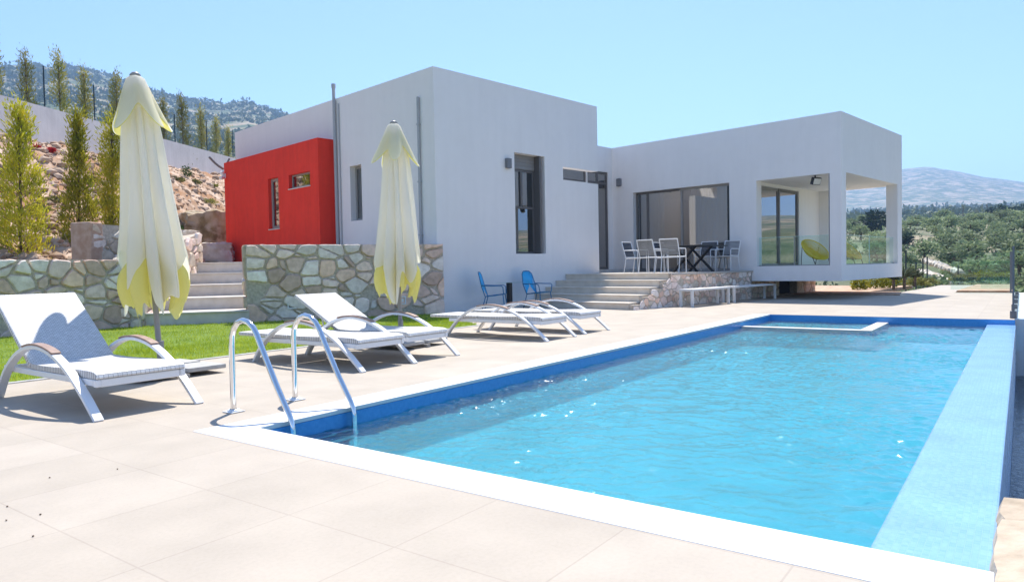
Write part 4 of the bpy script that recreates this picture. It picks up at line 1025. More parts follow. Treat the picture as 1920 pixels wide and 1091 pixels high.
# ================================================================ FURNITURE
def blue_chair(x, y, rz, label):
    """cord armchair: round tube frame, fanned cords; faces local +X"""
    t = thing('cord_armchair', (x, y, 0), rz, label, 'armchair', 'blue cord armchairs against the white wall')
    r = .012
    mb = MB(); seat = [(.27,-.24,.42),(.27,.24,.42),(-.18,.22,.37),(-.18,-.22,.37)]
    mb.tube(seat, r, 8, closed=True); mb.build('seat_frame', M['blue_frame'], t, smooth=True, auto=50)
    bk_ = [(-.18,-.22,.37),(-.26,-.27,.62),(-.33,-.21,.90),(-.355,-.13,.965),(-.36,0,.975),(-.355,.13,.965),(-.33,.21,.90),(-.26,.27,.62),(-.18,.22,.37)]
    mb = MB(); mb.tube(bk_, r, 8); mb.build('back_frame', M['blue_frame'], t, smooth=True, auto=50)
    for s in (-1, 1):
        mb = MB(); mb.tube([(-.26,s*.27,.64),(-.05,s*.31,.63),(.22,s*.31,.63),(.27,s*.30,.60),(.28,s*.25,.42)], r, 8); mb.build('arm', M['blue_frame'], t, smooth=True, auto=50)
        mb = MB(); mb.tube([(.26,s*.235,.42),(.31,s*.27,0)], r, 8); mb.build('leg', M['blue_frame'], t, smooth=True)
        mb = MB(); mb.tube([(-.17,s*.215,.37),(-.27,s*.25,0)], r, 8); mb.build('leg', M['blue_frame'], t, smooth=True)
    mb = MB(); hub = Vector((-.24,0,.60)); n = 72
    def along(path, q):
        path = [Vector(p) for p in path]; ls = [(path[i+1]-path[i]).length for i in range(len(path)-1)]; d = q*sum(ls)
        for i, l in enumerate(ls):
            if d <= l: return path[i].lerp(path[i+1], d/l)
            d -= l
        return path[-1]
    for i in range(n):
        p = along(bk_, i/(n-1)); q = hub + (p-hub)*.12; c = (p+q)/2 + Vector((-.015,0,0))
        mb.tube([p, c, q], .007, 5)
    mb.build('back_cords', M['blue_cord'], t, smooth=True)
    mb = MB()
    for i in range(34):
        y_ = -.225+.45*i/33
        mb.tube([(.27,y_,.42),(.05,y_*.97,.385),(-.18,y_*.93,.37)], .0065, 5)
    mb.build('seat_cords', M['blue_cord'], t, smooth=True)
    return t
blue_chair(12.12, 12.45, R(-52), 'light blue cord armchair, left of the small round table, turned sideways')
blue_chair(13.72, 12.45, R(-84), 'light blue cord armchair, right of the small round table, facing the pool')
rt_ = thing('side_table', (12.78, 12.55, 0), 0, 'small glass-topped side table with a black pillar between the blue armchairs', 'side table')
mb = MB(); mb.lathe([(0,.685),(.33,.685),(.335,.692),(.335,.70),(0,.70)], 32); mb.build('table_top', M['railglass'], rt_, smooth=True, auto=40)
mb = MB(); mb.box((-.055,-.055,.02),(.055,.055,.684)); mb.build('pillar', M['black'], rt_, bevel=.004)
mb = MB(); mb.lathe([(0,0),(.2,0),(.2,.015),(.06,.022),(0,.022)], 24); mb.build('foot', M['black'], rt_, smooth=True, auto=40)

FZ = .851
dt = thing('dining_table', (18.2, 10.42, FZ), 0, 'black dining table with crossed slanting legs on the raised terrace', 'table')
mb = MB(); mb.box((-.75,-.70,.715),(.75,.70,.75)); mb.build('table_top', M['black'], dt, bevel=.004)
for x in (-.45, .45):
    for s in (-1, 1):
        mb = MB(); M_ = Matrix.Identity(4)
        mb.sweep([(x-.2*s, -.55*s*.9, .0), (x+.2*s, .45*s, .714)], [(-.035,-.02),(.035,-.02),(.035,.02),(-.035,.02)]); mb.build('leg', M['black'], dt)
def dining_chair(x, y, rz, label, sling='mesh_grey'):
    """stacking armchair: white tube frame, sling seat and back; faces local +X"""
    t = thing('dining_chair', (x, y, FZ), rz, label, 'chair', 'white framed chairs round the dining table')
    w = .26; r = .014
    for s in (-1, 1):
        mb = MB(); mb.tube([(-.20,s*w,0),(-.13,s*w,.42),(-.20,s*w,.66),(-.27,s*w,.90)], r, 8); mb.build('back_post', M['white_metal'], t, smooth=True, auto=50)
        mb = MB(); mb.tube([(.26,s*w,0),(.255,s*w,.60),(.22,s*w,.645),(-.19,s*w,.645)], r, 8); mb.build('arm', M['white_metal'], t, smooth=True, auto=50)
    mb = MB(); mb.tube([(-.27,-w,.895),(-.27,w,.895)], r, 8); mb.tube([(-.13,-w,.42),(-.13,w,.42)], r, 8); mb.tube([(.25,-w,.43),(.25,w,.43)], r, 8)
    for s in (-1, 1): mb.tube([(-.13,s*w,.42),(.255,s*w,.43)], r*.9, 8)
    mb.build('rails', M['white_metal'], t, smooth=True, auto=50)
    mb = MB(); n = 10
    for i in range(n):
        q0, q1 = i/n, (i+.86)/n; f = lambda q: Vector((-.145-.12*q, 0, .48+.40*q))
        a, b = f(q0), f(q1); mb.add([(a.x,-w+.012,a.z),(a.x,w-.012,a.z),(b.x,w-.012,b.z),(b.x,-w+.012,b.z)], [(0,1,2,3)])
    mb.build('back_sling', M[sling], t)
    mb = MB(); mb.quad((-.13,-w+.012,.425),(.25,-w+.012,.435),(.25,w-.012,.435),(-.13,w-.012,.425)); mb.build('seat_sling', M[sling], t)
    return t
dining_chair(16.55, 10.78, R(-4), 'grey sling chair at the left table end, farther from the terrace edge')
dining_chair(16.62, 10.12, R(6), 'grey sling chair at the left table end, nearer the terrace edge')
dining_chair(17.15, 11.72, R(-85), 'dark sling chair at the far left corner of the dining table beside the sliding door', 'mesh_dark')
dining_chair(18.55, 11.55, R(-94), 'dark sling chair behind the dining table in front of the glass', 'mesh_dark')
dining_chair(19.45, 9.98, R(174), 'white framed chair at the right end of the dining table seen from its side', 'mesh_grey')
dining_chair(19.50, 10.72, R(184), 'half hidden dark sling chair at the right end of the dining table', 'mesh_dark')
def bench(x0, x1, y, label):
    t = thing('bench', ((x0+x1)/2, y, 0), 0, label, 'bench', 'white benches under the stone terrace')
    h = (x1-x0)/2
    mb = MB(); mb.box((-h,-.19,.40),(h,.19,.445)); mb.build('seat', M['bench'], t, bevel=.004)
    for sx in (-1, 1):
        for sy in (-1, 1):
            mb = MB(); mb.box((sx*(h-.04)-.03, sy*.16-.03, 0), (sx*(h-.04)+.03, sy*.16+.03, .399)); mb.build('leg', M['bench'], t, bevel=.003)
bench(15.55, 17.5, 9.12, 'long low white bench in front of the stone terrace, nearer the steps')
bench(17.75, 20.4, 9.12, 'long low white bench in front of the stone terrace, under the balcony end')
def papasan(x, y, z, rz, label):
    """round cord lounge chair; its bowl faces local +X"""
    t = thing('bowl_chair', (x, y, z), rz, label, 'armchair', 'yellow bowl chairs on the corner balcony')
    T = Matrix.Translation((0,0,.50)) @ Matrix.Rotation(R(44), 4, 'Y')
    n = 40; rim = [T @ Vector((.44*math.cos(2*math.pi*i/n), .42*math.sin(2*math.pi*i/n), 0)) for i in range(n)]
    mb = MB(); mb.tube(rim, .014, 8, closed=True); rm = mb.build('rim', M['yellow'], t, smooth=True)
    mb = MB(); hub = T @ Vector((.02,0,-.20))
    for i in range(64):
        a = 2*math.pi*i/64; p = T @ Vector((.44*math.cos(a), .42*math.sin(a), 0)); m_ = T @ Vector((.27*math.cos(a), .26*math.sin(a), -.15))
        mb.tube([p, m_, hub], .0105, 5)
    mb.build('cords', M['yellow'], t, smooth=True)
    for s in (-1, 1):
        mb = MB(); mb.tube([T @ Vector((.30,s*.30,-.03)), (.30,s*.27,.0)], .010, 8); mb.build('leg', M['black'], t, smooth=True)
        mb = MB(); mb.tube([T @ Vector((-.20,s*.33,-.04)), (-.28,s*.27,.0)], .010, 8); mb.build('leg', M['black'], t, smooth=True)
        mb = MB(); mb.tube([(.30,s*.27,.012),(-.28,s*.27,.012)], .009, 8); mb.build('runner', M['black'], t, smooth=True)
papasan(21.25, 8.12, .935, R(-114), 'yellow bowl chair on the balcony, fully visible through the left opening')
papasan(23.2, 7.80, .935, R(-95), 'yellow bowl chair on the balcony, half hidden behind the corner pillar')

# ================================================================ BOUNDARY WALL, FENCE, PLANTS
def wall_top(u): t = wall_depth(u); return 1.05 + (hor(u)-(180+.2674*u))/F*t
bw = MB()
ul = [-500,-300,-120,0,100,200,300,400,470,560,640]
for u0, u1 in zip(ul, ul[1:]):
    p0 = ground_dir(u0)*wall_depth(u0); p1 = ground_dir(u1)*wall_depth(u1)
    n = Vector((-(p1-p0).y, (p1-p0).x, 0)).normalized()
    if n.dot(FH) < 0: n = -n
    a0, a1, b0, b1 = wall_base(u0)-.6, wall_base(u1)-.6, wall_top(u0), wall_top(u1)
    if u0 < 0: b0 = 1.05+(hor(0)-180)/F*wall_depth(0) - (wall_depth(0)-wall_depth(u0))*.09
    if u1 < 0: b1 = 1.05+(hor(0)-180)/F*wall_depth(0) - (wall_depth(0)-wall_depth(u1))*.09
    q0, q1 = p0+n*.25, p1+n*.25
    bw.add([(p0.x,p0.y,a0),(p1.x,p1.y,a1),(q1.x,q1.y,a1),(q0.x,q0.y,a0),(p0.x,p0.y,b0),(p1.x,p1.y,b1),(q1.x,q1.y,b1),(q0.x,q0.y,b0)], [(0,3,2,1),(4,5,6,7),(0,1,5,4),(1,2,6,5),(2,3,7,6),(3,0,4,7)])
tag(bw.build('boundary_wall', M['white_wall']), 'long white rendered boundary wall running along the top of the earth bank', 'wall')
fe = thing('mesh_fence', tuple(ground_dir(200)*wall_depth(200)), 0, 'dark green post and wire fence standing along the top of the white boundary wall', 'fence')
fps = []
for u, yt in ((-60,120),(98,128),(190,163),(259,190),(338,217),(397,231),(445,247),(483,258)):
    t = wall_depth(u)+.12; p = ground_dir(u)*t; zb = wall_top(u)-.05; zt_ = H+(hor(u)-yt)/F*t
    fps.append((p.x, p.y, zb, zt_))
    mb = MB(); mb.tube([(p.x,p.y,zb),(p.x,p.y,zt_)], .032, 8); o = mb.build('post', M['post'], fe, smooth=True, auto=50); o.location = -fe.location
mb = MB()
for (x0,y0,b0,t0), (x1,y1,b1,t1) in zip(fps, fps[1:]):
    for k in range(8):
        q = k/7.0; mb.tube([(x0,y0,b0+(t0-b0)*(.04+.92*q)),(x1,y1,b1+(t1-b1)*(.04+.92*q))], .0022, 3)
    L_ = math.hypot(x1-x0, y1-y0); n = int(L_/.25)
    for k in range(n):
        q = (k+.5)/n; mb.tube([(x0+(x1-x0)*q, y0+(y1-y0)*q, b0+(b1-b0)*q), (x0+(x1-x0)*q, y0+(y1-y0)*q, t0+(t1-t0)*q)], .0018, 3)
o = mb.build('wire_mesh', M['post'], fe); o.location = -fe.location

def leafquad(mbx, p, d, w, r, m=0):
    """pointed leaf or spray from p along d"""
    d = Vector(d); s = d.cross(Vector((r.uniform(-1,1), r.uniform(-1,1), r.uniform(-1,1))))
    if s.length < 1e-5: return
    s = s.normalized()*w; p = Vector(p); o = len(mbx.v)
    mbx.v += [tuple(p), tuple(p+d*.5+s), tuple(p+d), tuple(p+d*.5-s)]; mbx.f.append((o, o+1, o+2, o+3)); mbx.m.append(m)
CONE = [(0,.55),(.08,1.0),(.25,.95),(.32,.55),(.45,.52),(.6,.46),(.75,.36),(.9,.26),(1,.06)]
CONES = {1: [(0,.7),(.06,1.0),(.2,1.0),(.45,.85),(.58,.62),(.66,.34),(.74,.42),(.9,.38),(1,.1)], 2: [(0,.8),(.08,1.15),(.26,1.1),(.33,.45),(.42,.42),(.52,.55),(.63,.50),(.70,.24),(.82,.2),(.93,.16),(1,.05)], 3: [(0,.7),(.1,.8),(.4,.75),(.5,1.0),(.62,.9),(.7,.6),(.8,.8),(.92,.5),(1,.1)]}
def conifer_parts(h, rad, seed, n, size, base=.0, lean=0):
    r = random.Random(seed); cr = MB(); tk = MB()
    prof = lambda q: rad*lerp_tab(CONES.get(seed, CONE), q)
    cl = []
    for i in range(int(n/34)):                         # upright sprays in loose clumps round the stem
        q = r.random()**(1.1 if seed < 9 else 1.0); a = r.uniform(0, 6.283)
        g = .55+.45*noise.noise(Vector((math.cos(a)*1.3+seed, math.sin(a)*1.3, q*h*1.6)))
        rr = prof(q)*(.25+.75*r.random()**.6)*(.55+.75*g)
        cl.append((rr*math.cos(a)+lean*q, rr*math.sin(a), base+q*h, a, q))
    for x, y, z, a, q in cl:
        for k in range(34):
            up = Vector((math.cos(a)*.35+r.gauss(0,.35), math.sin(a)*.35+r.gauss(0,.35), .9+r.gauss(0,.25)))*size*r.uniform(.6,1.4)
            leafquad(cr, (x+r.gauss(0,size*.75), y+r.gauss(0,size*.75), z+r.gauss(0,size*1.5)), up, size*.13, r)
    tk.tube([(0,0,0),(lean*.5+.02,0,h*.5),(lean,0,h*.96)], .03, 7)
    tk.v = [(x*(1-.0)+0, y, z) for x, y, z in tk.v]
    for x, y, z, a, q in cl[::3]: tk.tube([(lean*q*.9, 0, max(.05, z-.25)), (x*.9, y*.9, z)], .008, 4)
    return cr, tk
def conifer(p, h, rad, seed, n, size, label, matn='conifer', lean=0, group='young conifers on the earth bank', name='conifer_tree'):
    t = thing(name, p, 0, label, 'tree', group); cr, tk = conifer_parts(h, rad, seed, n, size, lean=lean)
    cr.build('crown', M[matn], t); tk.build('trunk', M['bark'], t, smooth=True); return t
def px_h(p, dy): return dy/F*Vector((p.x, p.y, 0)).dot(FH)
for u, yb, yt, rad, lb, sd in ((42,474,196,.58,'bushy golden conifer at the far left of the earth bank',1),(152,456,212,.48,'slim golden conifer with a bare middle in the centre of the earth bank',2),(216,440,208,.36,'narrow golden conifer half hidden behind the larger parasol',3)):
    p = bank_at(u, yb); hh = px_h(p, yb-yt-10); conifer(p-Vector((0,0,.05)), hh, rad, sd, 5400, .12, lb, lean=.06)
back = []
for k, (u, yt, w) in enumerate(((-40,70,1.0),(6,82,.8),(65,112,1.15),(126,113,.8),(172,137,.8),(232,150,.9),(318,190,.8),(352,190,.85),(387,207,.95),(415,229,.9),(437,243,.8))):
    LBL = ['leftmost conifer behind the boundary wall, cut by the photo edge','tall dark conifer behind the boundary wall at the left photo edge','broad bushy conifer behind the boundary wall, first from the left of the first fence post','slender conifer behind the wall just right of the first fence post','slim pale conifer behind the wall left of the second fence post','conifer behind the wall hidden mostly by the larger parasol',
           'conifer behind the wall just right of the larger parasol','conifer behind the wall standing between two fence posts right of the parasol','bushy conifer behind the wall beside the last tall fence post','conifer behind the wall near the white house edge','small conifer behind the wall touching the white house edge']
    t = wall_depth(u)+1.3; p = ground_dir(u)*t; zb = wall_base(u)+.2; p = Vector((p.x, p.y, zb)); hh = H+(hor(u)-yt)/F*t - zb
    if k < 3: src = conifer(p, hh, .5*w*(t/33), 40+k, 1900, .14, LBL[k], 'conifer_far', group='conifers behind the boundary wall'); back.append((src, hh))
    else:
        s_, h0 = back[1+k % 2]; c = copy_tree(s_); c.location = p; c.rotation_euler = (0,0,k*1.7); q = hh/h0; c.scale = (q*(1.0 if k % 2 else 1.15), q*(1.0 if k % 2 else 1.15), q); c['label'] = LBL[k]

def bush_mesh(n, r0, h, size, seed, m=0, upb=.4):
    r = random.Random(seed); mb = MB()
    for i in range(n):
        a = r.uniform(0, 6.283); q = r.random()**.5; z = r.random(); k = math.sqrt(max(.05, 1-(z*1.1-.25)**2))
        d = Vector((math.cos(a)*.7+r.gauss(0,.4), math.sin(a)*.7+r.gauss(0,.4), upb+r.gauss(0,.4)))*size*r.uniform(.6,1.4)
        g = .75+.5*noise.noise(Vector((math.cos(a)*1.5+seed, math.sin(a)*1.5, z*2)))
        leafquad(mb, (q*k*r0*g*math.cos(a), q*k*r0*g*math.sin(a), h*z*g*.9+.02), d, size*.28, r, m)
    return mb
def bush(name, p, r0, h, n, size, matn, label, seed, cat='bush', group=None):
    o = bush_mesh(n, r0, h, size, seed).build(name, M[matn]); o.location = p; return tag(o, label, cat, group)
WP = [(90,283,.35,.5,'green','leafy green weed under the boundary wall at the left'),(128,290,.25,.3,'weed','pale weed under the boundary wall beside the red flowers'),(108,288,.10,.2,'flower','small red flowering plant under the boundary wall'),(80,284,.10,.2,'flower','red flowers at the foot of the white boundary wall, farther left'),
      (358,334,.28,.75,'green','thin green sapling under the boundary wall right of the parasol'),(342,342,.3,.3,'weed','dry weed on the bank just right of the larger parasol'),(398,384,.45,.35,'weed','yellowish weed on the bank left of the red annex'),(375,345,.25,.3,'weed','small dry weed below the wall near the villa'),(408,352,.25,.25,'weed','dark tuft below the wall by the red annex corner'),
      (180,345,.35,.3,'weed','tuft of dry grass in the middle of the bank'),(115,385,.4,.35,'weed','tuft of weeds between the left and middle conifers'),(80,400,.35,.3,'weed','low weed beside the bushy left conifer'),(350,432,.35,.35,'green','green weed above the stone wall by the parasol'),(260,330,.3,.3,'weed','dry tuft hidden behind the larger parasol'),(195,385,.35,.25,'weed','tuft of weeds right of the middle conifer'),(20,330,.4,.35,'weed','tuft of weeds behind the bushy left conifer')]
for k, (u, y, r0, h, mt, lb) in enumerate(WP):
    bush('weed', bank_at(u, y)-Vector((0,0,.03)), r0, h, 260, .10, mt, lb, 60+k, 'plant', 'weeds on the earth bank')
# planting strip beyond the villa
mb = MB(); mb.prism([(24.2,3.0),(26.5,3.25),(26.5,4.2),(33,3.6),(33,8),(24.2,8)], -.1, .03); o = poolobj(mb, 'planting_bed', M['soil']); tag(o, kind='structure')
mb = MB(); mb.prism([(26.65,.2),(33.5,.2),(33.5,1.45),(26.65,1.7)], -.1, .06); o = poolobj(mb, 'planting_bed', M['soil']); tag(o, kind='structure')
for k, (u, yb, dep, r0, h, mt, lb) in enumerate(((1612,556,25.6,.35,.55,'shrub','small round yellow-green shrub under the balcony edge'),(1645,553,26.3,.5,.65,'shrub','yellow-green shrub under the balcony front, left of the dark plant'),(1668,553,26.8,.5,.62,'shrub','yellow-green shrub under the balcony front, touching the dark plant'),(1848,547,33.5,.55,.55,'shrub','bright yellow-green shrub in the small bed beside the glass fence'),(1815,547,33.5,.35,.28,'weed','low dry plant in the small bed by the far path'),(1868,547,33.8,.3,.3,'shrub','small yellow shrub at the right end of the far bed'),(1735,548,30,.6,.3,'weed','dry grass tuft at the corner of the far planting bed'),(1722,548,28,.5,.35,'weed','dry weed between the agave and the far path'),(1832,546,34,.5,.4,'weed','pale low plant left of the bright shrub in the small far bed'),(1880,546,33,.45,.45,'shrub','yellow-green shrub against the glass fence in the small far bed'),(1798,545,33,.4,.25,'weed','low plant at the left tip of the small far bed'))):
    p = at_depth(u, yb, dep); p.z = .02; bush('shrub', p, r0, h, 520, .10, mt, lb, 200+k, 'shrub', 'shrubs in the far planting beds')
def agave(p, h, n, seed, label):
    r = random.Random(seed); mb = MB(); mb.tube([(0,0,0),(.02,0,h*.5)], .05, 8, m=1)
    for i in range(n):
        a = r.uniform(0, 6.283); e = r.uniform(.2, 1.2); L_ = h*.55*r.uniform(.7,1.2); d = Vector((math.cos(a)*math.cos(e), math.sin(a)*math.cos(e), math.sin(e)))
        leafquad(mb, (0,0,h*.45), d*L_, .035, r)
    t = thing('agave_plant', p, 0, label, 'plant', 'spiky plants beside the balcony'); mm = MB(); k = 0
    lf = MB(); st_ = MB()
    for f, m in zip(mb.f, mb.m):
        tgt = st_ if m else lf; o = len(tgt.v); tgt.v += [mb.v[i] for i in f]; tgt.f.append(tuple(range(o, o+len(f)))); tgt.m.append(0)
    lf.build('leaves', M['cactus'], t); st_.build('stem', M['bark'], t); return t
for u, yb, dep, h, lb, sd in ((1676,557,25.3,.75,'dark spiky plant nearest the balcony edge',1),(1696,557,25.6,.95,'taller spiky plant just right of the balcony edge',2),(1716,552,27.5,.8,'spiky plant by the wire fence posts',3)):
    p = at_depth(u, yb, dep); p.z = .02; agave(p, h, 46, sd, lb)
wf = thing('wire_fence', at_depth(1720, 545, 33), 0, 'short dark wire fence of posts beyond the balcony and spiky plants', 'fence')
for u, y0, y1, dep in ((1699,545,470,30),(1718,545,492,33),(1731,540,484,35),(1739,540,482,37),(1797,536,498,40)):
    p = at_depth(u, y0, dep); q = at_depth(u, y1, dep); mb = MB(); mb.tube([(p.x,p.y,p.z-.4),(q.x,q.y,q.z)], .035, 6); o = mb.build('post', M['post'], wf); o.location = -wf.location
# low dry-stone lines across the valley side
for k, (ua, ya, da, ub, yb, db) in enumerate(((1735,487,62,1800,508,52),(1725,507,52,1795,527,44))):
    a = at_depth(ua, ya, da); b = at_depth(ub, yb, db); mb = MB(); d = (b-a); 
    for i in range(40):
        p = a + d*(i/39); icoblob(mb, (p.x+rnd.uniform(-.1,.1), p.y+rnd.uniform(-.1,.1), p.z-.1), rnd.uniform(.22,.36), .8)
    tag(mb.build('field_wall', M['palerock']), ['upper pale stone terrace line crossing the valley slope', 'lower pale stone terrace line crossing the valley slope'][k], 'wall')

# ================================================================ OLIVE GROVE AND FAR COUNTRY
def tree_mesh(seed, n, size, cl, mats=('olive','bark'), spread=1.0, tall=1.0):
    r = random.Random(seed); mb = MB(); cs = []
    for i in range(cl):
        a = r.uniform(0, 6.283); q = r.random()**.6*spread; cs.append((q*math.cos(a)*1.25, q*math.sin(a)*1.25, (1.75+r.uniform(-.55,.75)*tall), r.uniform(.45,.85)))
    for i in range(n):
        x, y, z, R_ = r.choice(cs); d = Vector((r.gauss(0,1), r.gauss(0,1), r.gauss(0,1))).normalized(); p = Vector((x, y, z)) + d*R_*r.random()**.35
        leafquad(mb, p, Vector((d.x+r.gauss(0,.6), d.y+r.gauss(0,.6), d.z*.6+r.gauss(0,.6)))*size, size*.38, r, 0)
    mb.tube([(0,0,-.5),(.08,.03,.6),(0,.1,1.3)], .16, 7, m=1)
    for x, y, z, R_ in cs: mb.tube([(0,.1,1.2),(x*.9,y*.9,z)], .07, 5, m=1)
    me = bpy.data.meshes.new('tree'); me.from_pydata(mb.v, [], mb.f); [me.materials.append(M[q]) for q in mats]; me.polygons.foreach_set('material_index', mb.m); me.update(); return me
OL = [tree_mesh(s, 520, .30, 9) for s in (1, 2, 3, 4)]
DK = [tree_mesh(s, 700, .34, 12, ('darktree','bark'), .9, 1.3) for s in (9, 10)]
def put_tree(me, x, y, sc, rz, label, name, group, sz=1.0):
    o = bpy.data.objects.new(name, me); COL.objects.link(o); o.location = (x, y, terrain_z(x, y)-.15); o.scale = (sc, sc, sc*sz); o.rotation_euler = (0,0,rz); return tag(o, label, 'tree', group)
r = random.Random(77); cnt = 0; spots = []
d0 = 44.0
while d0 < 255 and cnt < 240:
    for i in range(200):
        u = r.uniform(1560, 2060) if d0 > 95 else r.uniform(1690, 2080)
        lim = 1752 + (d0-60)*.10
        if u < lim and r.random() < (.9 if d0 > 110 else .8): continue
        if u < 1905 and d0 < 48: continue
        d = ground_dir(u).normalized()*(d0+r.uniform(-3,3)); 
        if any((d.x-x)**2+(d.y-y)**2 < (3.7+d0*.006)**2 for x, y in spots[-140:]): continue
        spots.append((d.x, d.y))
        me = OL[cnt % 4]; sc = r.uniform(.65, 1.1)*(1.0+d0*.0009)
        put_tree(me, d.x, d.y, sc, r.uniform(0,6), 'grey-green olive tree among the many covering the valley slope on the right', 'olive_tree', 'olive trees on the valley slope', r.uniform(.8,1.05)); cnt += 1
        if cnt >= 240: break
        if i > 26 + d0*.25: break
    d0 += 4.6+d0*.018
for k, (u, d, sc, lb) in enumerate(((1640,150,1.9,'large dark round tree seen through the front opening of the balcony'),(1862,236,1.75,'left of the two dark round trees on the olive slope skyline'),(1888,226,1.95,'right of the two dark round trees on the olive slope skyline'),(1919,250,1.8,'dark tree on the slope skyline at the right photo edge'),(1698,120,.9,'small dark tree just right of the balcony column'),(1750,250,1.0,'small dark tree on the slope crest beneath the far white building'),(1770,245,.9,'second small dark tree on the slope crest under the far white building'))):
    p = ground_dir(u).normalized()*d; put_tree(DK[k % 2], p.x, p.y, sc, k, lb, 'dark_tree', None, .85)
# maquis and scrub: countless low bushes
mb = MB()
def scatter(n, umin, umax, dmin, dmax, smin, smax, power=1.0):
    for i in range(n):
        u = rnd.uniform(umin, umax); d = dmin*(dmax/dmin)**(rnd.random()**power); v = ground_dir(u).normalized()*d
        if noise.noise(Vector((v.x*.012, v.y*.012, 4))) < rnd.uniform(-.5,.25): continue
        s = rnd.uniform(smin, smax)*(.6+d*.0016); z = terrain_z(v.x, v.y)
        for k in range(9):
            dd = Vector((rnd.gauss(0,.5), rnd.gauss(0,.5), abs(rnd.gauss(0,.45))))*s
            leafquad(mb, (v.x+dd.x*.9, v.y+dd.y*.9, z+dd.z*.7), Vector((rnd.gauss(0,.6), rnd.gauss(0,.6), rnd.gauss(.3,.5)))*s*.9, s*.4, rnd)
scatter(11000, -220, 760, 190, 1400, 1.0, 2.2, .5)
scatter(1500, 1500, 2100, 60, 300, .3, .7)
scatter(2600, 1400, 2200, 320, 1500, 1.2, 2.6)
tag(mb.build('scrub', M['scrub']), 'dark low scrub dotting the mountainside and the valley slopes', 'scrub', kind='stuff')
# a few far white houses and poles
def far_house(u, d, w, h, rz, label):
    p = ground_dir(u).normalized()*d; z = terrain_z(p.x, p.y)
    t = thing('far_house', (p.x, p.y, z-.5), rz, label, 'house', 'white houses far across the valley')
    mb = MB(); mb.box((-w/2,-w*.3,0),(w/2,w*.3,h)); mb.build('wall', M['white_wall'], t)
    mb = MB(); mb.box((-w/2-.2,-w*.3-.2,h+.001),(w/2+.2,w*.3+.2,h+.35)); mb.build('roof', M['roof_tile'], t)
    for s in (-.28, 0, .28):
        mb = MB(); mb.box((s*w-.6,-w*.3-.04,h*.35),(s*w+.6,-w*.3-.002,h*.7)); mb.build('window', M['dark'], t)
        mb = MB(); mb.box((-w/2-.04,s*w*.6-.5,h*.35),(-w/2-.002,s*w*.6+.5,h*.7)); mb.build('window', M['dark'], t)
for u, d, w, h, lb in ((1780,560,9.5,3.2,'largest white house across the valley, in the gap between villa and right photo edge'),(1842,620,4.5,4,'small tall white house across the valley right of the utility poles'),(1815,720,6,3,'small white house between the utility poles'),(1762,840,7,3.5,'distant white house left of the largest one'),(1711,900,10,3.5,'distant white house close to the balcony column'),(1890,950,10,3.5,'distant white house near the right photo edge')):
    far_house(u, d, w, h, YAW+R(200+u), lb)
for u, d, lb in ((1806,330,'thin utility pole on the slope skyline, left one'),(1851,345,'thin utility pole on the slope skyline, right one')):
    p = ground_dir(u).normalized()*d; z = terrain_z(p.x, p.y); t = thing('utility_pole', (p.x,p.y,z), 0, lb, 'pole')
    mb = MB(); mb.tube([(0,0,-1),(0,0,9)], .14, 6); mb.build('mast', M['bark'], t); mb = MB(); mb.box((-.9,-.06,8.3),(.9,.06,8.45)); mb.build('cross_arm', M['bark'], t)
# a few dark seeds blown on to the paving
for k, (u, y) in enumerate(((14,950),(76,965),(62,1006),(93,896),(220,880),(12,976))):
    d = FW + RT*((u-960)/F) - UP*((y-545.5)/F); p = Vector((0,0,H)) + d*(-H/d.z); mb = MB(); icoblob(mb, (0,0,.004), .005, .7)
    o = mb.build('seed', M['bark']); o.location = p; tag(o, 'tiny dark seed lying on the beige paving in the left foreground', 'seed', 'seeds on the paving')

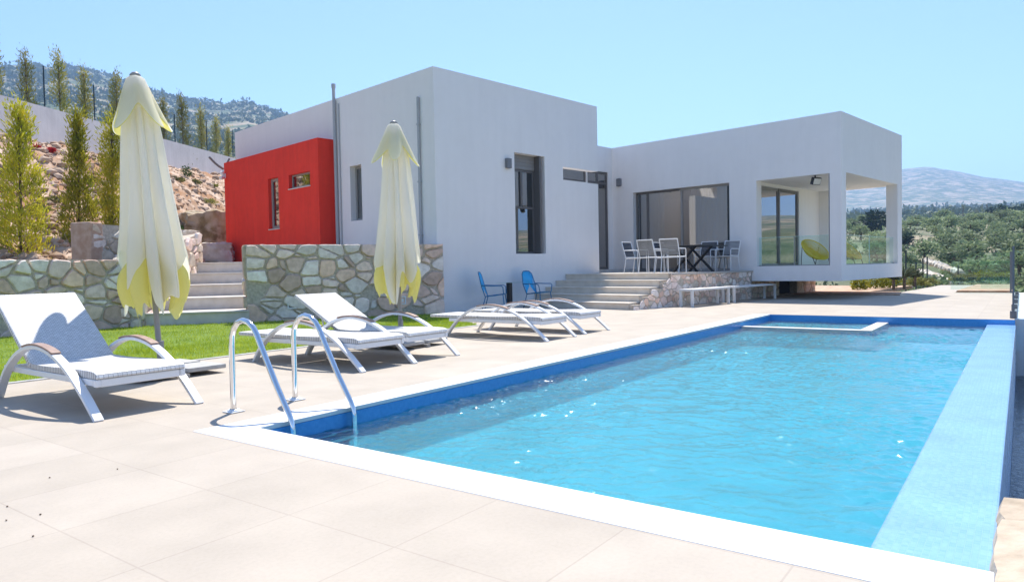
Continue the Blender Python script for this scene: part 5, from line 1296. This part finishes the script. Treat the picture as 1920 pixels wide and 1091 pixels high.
# ================================================================ HAZE, LIGHT, CAMERA
HAZE = .00029
if HAZE:
    mb = MB(); mb.box((-5300,-5300,-60),(5300,5300,520)); m = bpy.data.materials.new('haze_air'); nt, out = nodes(m)
    v = nt.nodes.new('ShaderNodeVolumePrincipled'); v.inputs['Color'].default_value = (.38,.60,1,1); v.inputs['Density'].default_value = HAZE; v.inputs['Anisotropy'].default_value = .2
    nt.links.new(v.outputs[0], out.inputs['Volume']); tag(mb.build('haze', m), 'thin blue summer haze over the valley', 'haze', kind='stuff')
SUN_AZ, SUN_EL = R(40.3), R(60.5)
sd = Vector((math.cos(SUN_AZ)*math.cos(SUN_EL), math.sin(SUN_AZ)*math.cos(SUN_EL), math.sin(SUN_EL)))
w = bpy.data.worlds.new('World'); scene.world = w; w.use_nodes = True; nt = w.node_tree; nt.nodes.clear()
sk = nt.nodes.new('ShaderNodeTexSky'); sk.sky_type = 'NISHITA'; sk.sun_disc = False; sk.sun_elevation = SUN_EL; sk.sun_rotation = R(90)-SUN_AZ
sk.altitude = 100; sk.air_density = 1.0; sk.dust_density = .35; sk.ozone_density = 4.6
bg = nt.nodes.new('ShaderNodeBackground'); bg.inputs['Strength'].default_value = .087; wo = nt.nodes.new('ShaderNodeOutputWorld')
nt.links.new(sk.outputs[0], bg.inputs[0]); nt.links.new(bg.outputs[0], wo.inputs[0])
sl = bpy.data.lights.new('sun', 'SUN'); sl.energy = 3.15; sl.angle = R(.53); sl.color = (1, .955, .88)
so = bpy.data.objects.new('sun', sl); COL.objects.link(so); so.rotation_euler = (-sd).to_track_quat('-Z', 'Y').to_euler(); so.location = (0, 0, 30)
cam = bpy.data.cameras.new('camera'); cam.sensor_width = 36; cam.lens = 36*F/1920; cam.clip_start = .05; cam.clip_end = 20000
co = bpy.data.objects.new('camera', cam); COL.objects.link(co)
mc = Matrix((RT, UP, -FW)).transposed().to_4x4(); mc.translation = (0, 0, H); co.matrix_world = mc
scene.camera = co
scene.view_settings.view_transform = 'Standard'; scene.view_settings.look = 'None'; scene.view_settings.gamma = 1
scene.view_settings.exposure = 1.29
try:
    scene.cycles.use_denoising = True; scene.cycles.denoiser = 'OPENIMAGEDENOISE'
    scene.cycles.max_bounces = 8; scene.cycles.transparent_max_bounces = 16; scene.cycles.sample_clamp_indirect = 6; scene.cycles.volume_bounces = 1
    scene.cycles.caustics_reflective = False; scene.cycles.caustics_refractive = False
except Exception: pass
